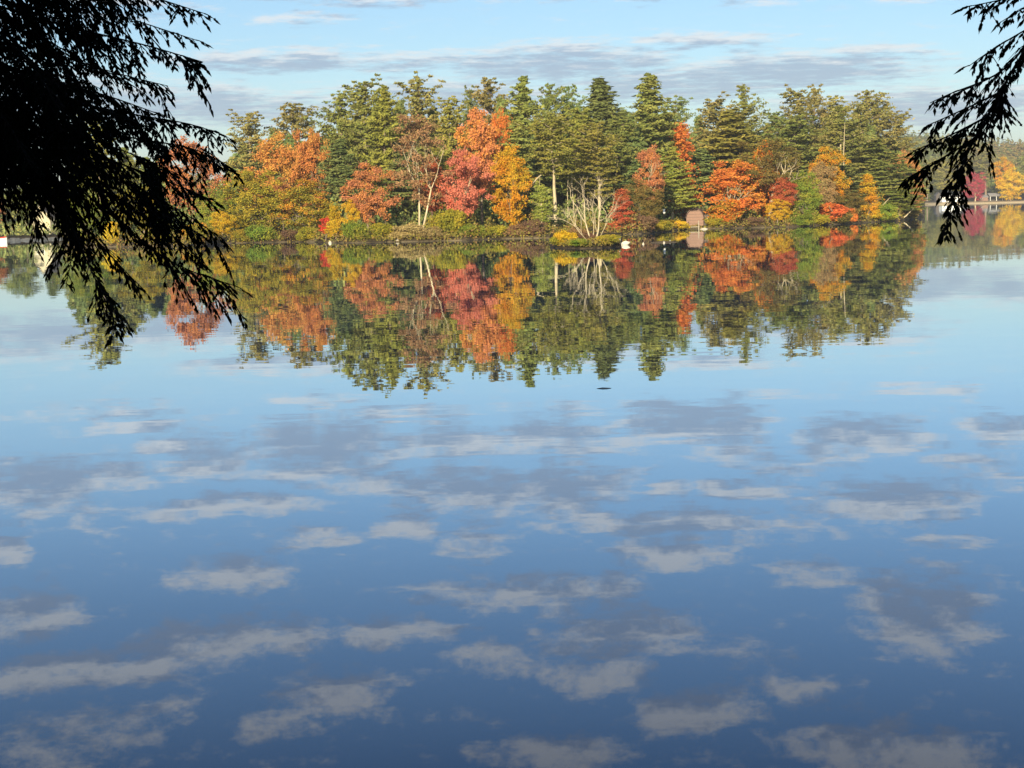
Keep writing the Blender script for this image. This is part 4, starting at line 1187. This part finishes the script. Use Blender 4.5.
# trees and wooded slope there
for i, (k, x, y, w, off, cm, lab) in enumerate([
        ('round1', 8, 186, 40, 14, 'wood_dark', 'dark leafy tree on the far shore behind the white boat'),
        ('pine2', 24, 178, 34, 30, 'pine_dark', 'dark pine behind the cream house seen through the hemlock'),
        ('round3', 62, 180, 34, 12, 'green', 'green tree beside the cream house gable'),
        ('dense1', 46, 174, 30, 40, 'pine_dark', 'dark evergreen right behind the cream house roof'),
        ('round4', -18, 190, 40, 10, 'salmon', 'orange tree at the far shore past the white boat')]):
    tree('pine_tree' if k[0] in 'pd' else 'maple_tree', k, x, y, w, DLF(x) + off, float(np.interp(off, [0, 2, 30, 90], [.3, .8, 1.3, 3])), lab, 'tree', cm, group='trees round the cream house')
b = Buf()
for i in range(110):
    x = g.uniform(-330, 76); off = g.uniform(22, 190)
    D = DLF(x) + off; z = float(np.interp(off, [h[0] for h in HL], [h[1] for h in HL])); p = at(x, 205, D); s = g.uniform(.75, 1.1)
    b.merge(clump[int(g.integers(0, 6))], Matrix.Translation((p.x, D, z - .5)) @ Matrix.Rotation(g.uniform(0, 6.28), 4, 'Z') @ Matrix.Diagonal((s * .7, s * .7, s * .8, 1)))
n = 7000
xs = g.uniform(-330, 74, n); off = .3 + g.uniform(0, 1, n) ** 1.5 * 34
C = np.array([(at(x, 205, DLF(x) + o).x, DLF(x) + o, .8 + o * .02 + g.uniform(0, 1) * (.8 + 1.6 * (math.sin(x * .4 + o) * .5 + .5))) for x, o in zip(xs, off)])
ok = ~((xs > 24) & (xs < 58) & (off > 10))
leaves(b, C[ok], np.full(int(ok.sum()), .3), np.tile([0, -.5, .5], (int(ok.sum()), 1)), g, asp=.6)
tag(link('far_woods', b.mesh('far_woods', [M['wood_dark']])), kind='stuff')

# ------------------------------------------------------------------ hemlocks that frame the view
def spray(tw, lf, P, g, l0=.18, step=.024, droop=.55, rad=.012, tip=.4, dens=1.0, nl=.037):
    """a hemlock bough: an axis with flat side twigs, each twig edged with short needle sprigs"""
    P = np.array([list(p) for p in P], float)
    seg = np.linalg.norm(np.diff(P, axis=0), axis=1); cum = np.concatenate([[0], np.cumsum(seg)]); Lt = cum[-1]
    m = max(8, int(Lt / .06))
    # smooth resample
    s = np.linspace(0, Lt, m)
    Q = np.stack([np.interp(s, cum, P[:, i]) for i in range(3)], 1)
    for _ in range(6): Q[1:-1] = (Q[:-2] + 2 * Q[1:-1] + Q[2:]) / 4
    tube(tw, Q, np.linspace(rad, .0018, m), 5)
    T = unit(np.gradient(Q, axis=0))
    n = int(Lt / step * dens)
    SP, SD, SL = [], [], []
    for k in range(n):
        u = (k + g.uniform(0, 1)) / n
        i = u * (m - 1); a = int(min(i, m - 2)); f = i - a
        c = Q[a] * (1 - f) + Q[a + 1] * f; t = T[a]
        side = np.cross(t, [0, 0, 1]); side /= max(1e-6, np.linalg.norm(side))
        sg = 1 if k % 2 else -1
        ll = l0 * (1 - (1 - tip) * u) * g.uniform(.5, 1.15)
        d = unit(t * g.uniform(.6, 1.2) + side * sg * g.uniform(.35, 1.0) + np.array([0, 0, -1]) * droop * g.uniform(-.35, 1.4))
        ns = 5; tt = np.linspace(0, 1, ns)
        W = c + d * (ll * tt)[:, None] + np.array([0, 0, -1]) * (ll * .28 * tt ** 2)[:, None]
        tube(tw, W, np.linspace(.0032, .001, ns), 3)
        # secondary twiglets
        for q in range(max(3, int(ll / .019))):
            v = g.uniform(.08, 1.0)
            j = min(ns - 2, int(v * (ns - 1))); ff = v * (ns - 1) - j
            c2 = W[j] * (1 - ff) + W[j + 1] * ff
            d2 = unit(W[j + 1] - W[j]); s2 = np.cross(d2, [0, 0, 1]) * (1 if q % 2 else -1)
            d3 = unit(d2 * .8 + s2 * g.uniform(.3, .9) + np.array([0, 0, -1]) * g.uniform(0, .5))
            SP.append(c2); SD.append(d3); SL.append(nl * g.uniform(.6, 1.5) * (1.1 - .4 * v))
        SP.append(W[-2]); SD.append(unit(W[-1] - W[-2])); SL.append(nl * 1.4)
    SP, SD, SL = np.array(SP), np.array(SD), np.array(SL)[:, None]
    # each sprig: a narrow pointed blade and two crossed needle rows
    up = np.array([0, 0, 1.0])
    for rot in (0, 1):
        sd = unit(np.cross(SD, up + g.normal(0, .5, SD.shape)))
        if rot: sd = unit(np.cross(SD, sd) + .4 * sd)
        wdt = .0066 * (.85 if rot else 1.1)
        V = np.stack([SP, SP + SD * SL * .45 + sd * wdt, SP + SD * SL, SP + SD * SL * .45 - sd * wdt], 1)
        k = len(SP)
        lf.add(V.reshape(-1, 3), np.arange(k * 4).reshape(k, 4))


def bough(tree_o, pts, dep, g, sides=7, slen=.45, **kw):
    """pts: view directions (x, y) from the stem outward with the distance growing or shrinking along the bough"""
    n = len(pts)
    P = [at(x, y, dep[0] + (dep[1] - dep[0]) * i / (n - 1)) for i, (x, y) in enumerate(pts)]
    tw, lf = Buf(), Buf()
    spray(tw, lf, P, g, **kw)
    A = np.array([list(p) for p in P]); sg = np.linalg.norm(np.diff(A, axis=0), axis=1); cu = np.concatenate([[0], np.cumsum(sg)]); Lt = cu[-1]
    for q in range(int(Lt * sides)):
        u = g.uniform(.12, .97)
        c = np.array([np.interp(u * Lt, cu, A[:, i]) for i in range(3)])
        c2 = np.array([np.interp(min(Lt, u * Lt + .05), cu, A[:, i]) for i in range(3)])
        t = unit((c2 - c)[None] + 1e-6)[0]
        sd = np.cross(t, [0, 0, 1.0]); sd /= max(1e-6, np.linalg.norm(sd)); sd = sd * (1 if q % 2 else -1)
        ll = slen * g.uniform(.5, 1.15) * (1.15 - .75 * u)
        d = unit((t * g.uniform(.4, 1.1) + sd * g.uniform(.1, .8) + np.array([0, 0, -1]) * g.uniform(-.1, 1.1))[None])[0]
        S = [c + d * ll * v + np.array([0, 0, -1]) * ll * .32 * v * v for v in (0, .33, .66, 1)]
        spray(tw, lf, S, g, l0=.105, step=.026, droop=.5, rad=.004, tip=.45, dens=1.0, nl=.034)
    o = link('branch', tw.mesh('branch', [M['bark_dark']], True), tree_o)
    o.matrix_parent_inverse = tree_o.matrix_basis.inverted()
    f = link('foliage', lf.mesh('foliage', [M['dark_hemlock']]), o)
    return o


def keep_many(C, mg):
    A = np.array(CAMM.inverted()); c = C @ A[:3, :3].T + A[:3, 3]
    zz = np.minimum(c[:, 2], -1e-3)
    x = CX + F * c[:, 0] / -zz; y = CY - F * c[:, 1] / -zz
    return ~((c[:, 2] < -.3) & (x > -mg[0]) & (x < 1024 + mg[0]) & (y > -mg[1]) & (y < 768 + mg[1]))


def crown_mass(buf_t, buf_l, base, H, Rr, z0, g, keep, leaf=.16, step=.4, mg=(40, 60)):
    """the hemlock's whole crown away from the boughs in view"""
    z = z0
    while z < H:
        t = (z - z0) / (H - z0); w = Rr * (1 - t) ** .75 + .2
        for k in range(9):
            a = g.uniform(0, 6.283); Lb = w * g.uniform(.75, 1.05); d = np.array([math.cos(a), math.sin(a), 0])
            s = np.linspace(0, 1, 5)
            P = np.array([base[0], base[1], z]) + d * (Lb * s)[:, None] + np.array([0, 0, 1]) * (.1 * Lb * s - .32 * Lb * s ** 2)[:, None]
            if not keep(P[-1]) or not keep(P[3]) or not keep(P[2]): continue
            tube(buf_t, P, np.linspace(.05, .01, 5), 4)
            fine = z < 8.5
            n = int(Lb * (620 if fine else 62))
            nt_ = max(6, int(Lb * 16)); tw_u = g.uniform(.1, 1.0, nt_); tw_s = g.choice([-1, 1], nt_) * g.uniform(.12, .5, nt_) * Lb * (1.12 - tw_u)
            ti = g.integers(0, nt_, n); tv = g.uniform(0, 1, n)
            u = np.clip(tw_u[ti] + tv * .10, 0, 1.03)
            C = np.array([base[0], base[1], z]) + d * (Lb * u)[:, None] + np.array([0, 0, 1]) * (.1 * Lb * u - .32 * Lb * u ** 2)[:, None]
            C += np.array([-d[1], d[0], 0]) * (tw_s[ti] * tv)[:, None] + g.normal(0, .022 if fine else .08, (n, 3))
            C[:, 2] -= .30 * tv ** 1.6 * np.abs(tw_s[ti]) + (.02 if fine else .1) * tv
            ok = keep_many(C, mg)
            C = C[ok]; m_ = len(C)
            leaves(buf_l, C, np.full(m_, .034 if fine else leaf), np.tile(np.array([0, 0, 1.0]), (m_, 1)), g, asp=.3 if fine else .45, spread=.6)
        z += step * (1 - .3 * t)


IC = CAMM.inverted()


def in_view(p, mx=30, my=40):
    c = IC @ Vector((float(p[0]), float(p[1]), float(p[2])))
    if c.z > -.3: return False
    x = CX + F * c.x / -c.z; y = CY - F * c.y / -c.z
    return -mx < x < 1024 + mx and -my < y < 768 + my


g = np.random.default_rng(91)
LB = Vector((-4.3, 8.6, 1.4))
lt = empty('hemlock_tree', LB); tag(lt, 'dark hemlock with dense drooping boughs framing one side of the view', 'tree', 'hemlocks framing the view')
bb = Buf(); tube(bb, [(0, 0, -.6), (.03, 0, 3), (-.02, 0, 8), (0, 0, 15.5)], [.30, .25, .17, .03], 10); link('trunk', bb.mesh('trunk', [M['bark_dark']], True), lt)
LBOUGH = [
    ([(-260, -150), (-60, -70), (60, -30), (150, -4), (206, 14)], (8.6, 7.6), {}),
    ([(-260, -100), (-60, -40), (60, -5), (140, 22), (196, 40)], (8.6, 8.1), {}),
    ([(-260, -70), (-60, -12), (60, 25), (150, 46), (203, 62)], (8.6, 7.4), {}),
    ([(-260, -50), (-60, 10), (50, 52), (110, 72), (168, 86)], (8.6, 8.3), {}),
    ([(-260, -20), (-60, 40), (40, 78), (110, 96), (164, 116)], (8.6, 7.8), {}),
    ([(-260, 10), (-60, 60), (60, 100), (140, 116), (190, 123), (226, 136)], (8.6, 7.6), {'l0': .2}),
    ([(-260, 20), (-60, 80), (50, 120), (130, 138), (200, 148), (238, 172)], (8.6, 7.9), {'l0': .2}),
    ([(-260, 40), (-60, 90), (40, 130), (110, 160), (160, 178), (212, 200)], (8.6, 7.5), {'l0': .22}),
    ([(-260, 60), (-60, 105), (40, 150), (110, 186), (170, 216), (206, 238)], (8.6, 8.0), {'l0': .2}),
    ([(-260, 70), (-60, 115), (40, 158), (100, 205), (150, 250), (190, 272), (236, 286)], (8.6, 7.7), {'l0': .2, 'droop': .6}),
    ([(-260, 80), (-60, 120), (20, 160), (60, 200), (80, 245), (98, 288), (124, 324)], (8.6, 7.6), {'l0': .17, 'droop': .6}),
    ([(-200, 80), (-40, 130), (40, 170), (74, 208), (76, 245), (66, 284)], (8.6, 7.9), {'l0': .14}),
    ([(-200, 90), (-20, 135), (50, 185), (86, 228), (116, 262), (142, 288)], (8.6, 8.1), {'l0': .18}),
    ([(-260, -30), (-80, 30), (10, 70), (70, 100), (120, 132)], (8.6, 9.2), {}),
    ([(-260, 10), (-80, 60), (0, 95), (60, 130), (110, 168)], (8.6, 9.0), {}),
    ([(-260, 40), (-80, 85), (-10, 120), (40, 160), (70, 196)], (8.6, 8.8), {}),
    ([(-260, 60), (-80, 110), (-20, 150), (15, 176), (40, 200)], (8.6, 8.4), {}),
    ([(-260, -140), (-80, -90), (20, -50), (90, -20), (130, 14)], (8.6, 9.0), {}),
    ([(-260, -90), (-80, -45), (20, 0), (80, 34), (120, 66)], (8.6, 9.3), {}),
    ([(-260, 30), (-60, 80), (60, 140), (130, 180), (170, 208), (190, 228)], (8.6, 8.6), {'l0': .22}),
    ([(-260, -60), (-90, -20), (-20, 20), (30, 60), (60, 110)], (8.6, 7.4), {}),
    ([(-260, 0), (-90, 40), (-30, 80), (10, 125), (30, 165)], (8.6, 7.4), {}),
]
LBOUGH += [([(-260, 70), (-60, 112), (60, 165), (130, 205), (176, 238), (204, 262)], (8.6, 7.9), {'l0': .17}),
           ([(-260, 60), (-60, 100), (60, 155), (140, 188), (190, 216), (224, 240)], (8.6, 8.3), {'l0': .17}),
           ([(-260, 30), (-60, 84), (70, 132), (150, 160), (196, 184)], (8.6, 8.5), {'l0': .17})]
for k in range(21):
    ye = -70 + k * 13 + g.uniform(-8, 8); xe = g.uniform(20, 70) + 85 * g.uniform(0, 1) * (1 if ye < 190 else .3)
    LBOUGH.append(([(-260, ye - 190), (-120, ye - 120), (-30, ye - 70 + g.uniform(-8, 8)), (xe * .5, ye - 28), (xe, ye)], (8.6, g.uniform(7.3, 9.4)), {}))
for pts, dep, kw in LBOUGH:
    bough(lt, pts, dep, g, dens=1.0, **kw)
tb, lb = Buf(), Buf()
crown_mass(tb, lb, (LB.x, LB.y), 16.5, 4.2, 4.2, g, lambda p: not in_view(p, 40, 60))
A = np.array([LB.x, LB.y, LB.z])
tb.v = [v - A for v in tb.v]; lb.v = [v - A for v in lb.v]
link('branch', tb.mesh('branch', [M['bark_dark']], True), lt); link('crown', lb.mesh('crown', [M['dark_hemlock']]), lt)

RB = Vector((5.2, 8.0, 1.4))
rt = empty('hemlock_tree', RB); tag(rt, 'dark hemlock branch hanging in from the top corner over the far beach', 'tree', 'hemlocks framing the view')
bb = Buf(); tube(bb, [(0, 0, -.6), (.03, 0, 3), (-.02, 0, 8), (0, 0, 14.5)], [.28, .24, .16, .03], 10); link('trunk', bb.mesh('trunk', [M['bark_dark']], True), rt)
RBOUGH = [
    ([(1400, -160), (1180, -90), (1080, -15), (1030, 40), (1004, 84), (984, 124), (963, 158), (957, 182), (953, 203), (948, 221), (943, 238)], (8.0, 7.2), {'l0': .095, 'droop': .4, 'dens': .9}),
    ([(1030, 38), (1010, 72), (975, 86), (948, 92), (930, 103)], (7.3, 7.0), {'l0': .10, 'dens': .8, 'rad': .006}),
    ([(1000, 92), (968, 108), (944, 118), (926, 126)], (7.2, 7.3), {'l0': .11, 'dens': 1.1, 'rad': .005}),
    ([(988, 116), (952, 136), (928, 144), (914, 151)], (7.3, 7.1), {'l0': .11, 'dens': 1.2, 'rad': .005}),
    ([(980, 134), (948, 156), (922, 170), (902, 181)], (7.2, 7.4), {'l0': .11, 'dens': 1.2, 'rad': .005}),
    ([(972, 156), (958, 176), (942, 191)], (7.3, 7.2), {'l0': .09, 'dens': 1.0, 'rad': .004}),
    ([(1060, 10), (1022, 32), (998, 46), (980, 55), (969, 66)], (7.4, 7.2), {'l0': .09, 'dens': .8, 'rad': .005}),
    ([(1120, -40), (1050, -14), (1010, -2), (984, 4), (965, 7)], (7.6, 7.3), {'l0': .11, 'dens': 1.0, 'rad': .006}),
    ([(1080, -20), (1040, 0), (1016, 10), (1001, 22)], (7.6, 7.5), {'l0': .09, 'dens': .9, 'rad': .005}),
    ([(1002, 86), (1000, 104), (1006, 118)], (7.3, 7.5), {'l0': .07, 'dens': .8, 'rad': .004}),
    ([(990, 112), (984, 134), (987, 152)], (7.3, 7.2), {'l0': .08, 'dens': .9, 'rad': .004}),
    ([(1060, 40), (1036, 52), (1016, 64)], (7.5, 7.4), {'l0': .06, 'dens': .7, 'rad': .004}),
]
for pts, dep, kw in RBOUGH:
    kw['dens'] = kw['dens'] * 1.2
    bough(rt, pts, dep, g, sides=8, slen=.15, **kw)
tb, lb = Buf(), Buf()
crown_mass(tb, lb, (RB.x, RB.y), 15.5, 3.6, 4.0, g, lambda p: not in_view(p, 60, 80), mg=(60, 80))
A = np.array([RB.x, RB.y, RB.z])
tb.v = [v - A for v in tb.v]; lb.v = [v - A for v in lb.v]
link('branch', tb.mesh('branch', [M['bark_dark']], True), rt); link('crown', lb.mesh('crown', [M['dark_hemlock']]), rt)

# the wood on the bank behind the viewpoint, which shades the hemlocks
b = Buf(); g = np.random.default_rng(123)
hem = pine_buf(500, 17, 4.6, .06, 'dense', .6)
for (x, y, s) in [(-6.5, -3.5, 1.0), (-11, -1, 1.05), (-2.5, -8, 1.1), (2.5, -7, 1.0), (7, -4, .95), (-9, -9, 1.1), (-14, 3, 1.0), (10.5, 1, 1.0), (-5.5, -13, 1.2), (4, -14, 1.2), (-16, -6, 1.1), (12, -8, 1.1)]:
    b.merge(hem[1], Matrix.Translation((x, y, 2.0)) @ Matrix.Rotation(g.uniform(0, 6.28), 4, 'Z') @ Matrix.Diagonal((s * .9, s * .9, s, 1)))
    b.merge(hem[0], Matrix.Translation((x, y, 1.8)) @ Matrix.Diagonal((s, s, s, 1)))
tag(link('woods', b.mesh('woods', [M['dark_hemlock']])), kind='stuff')
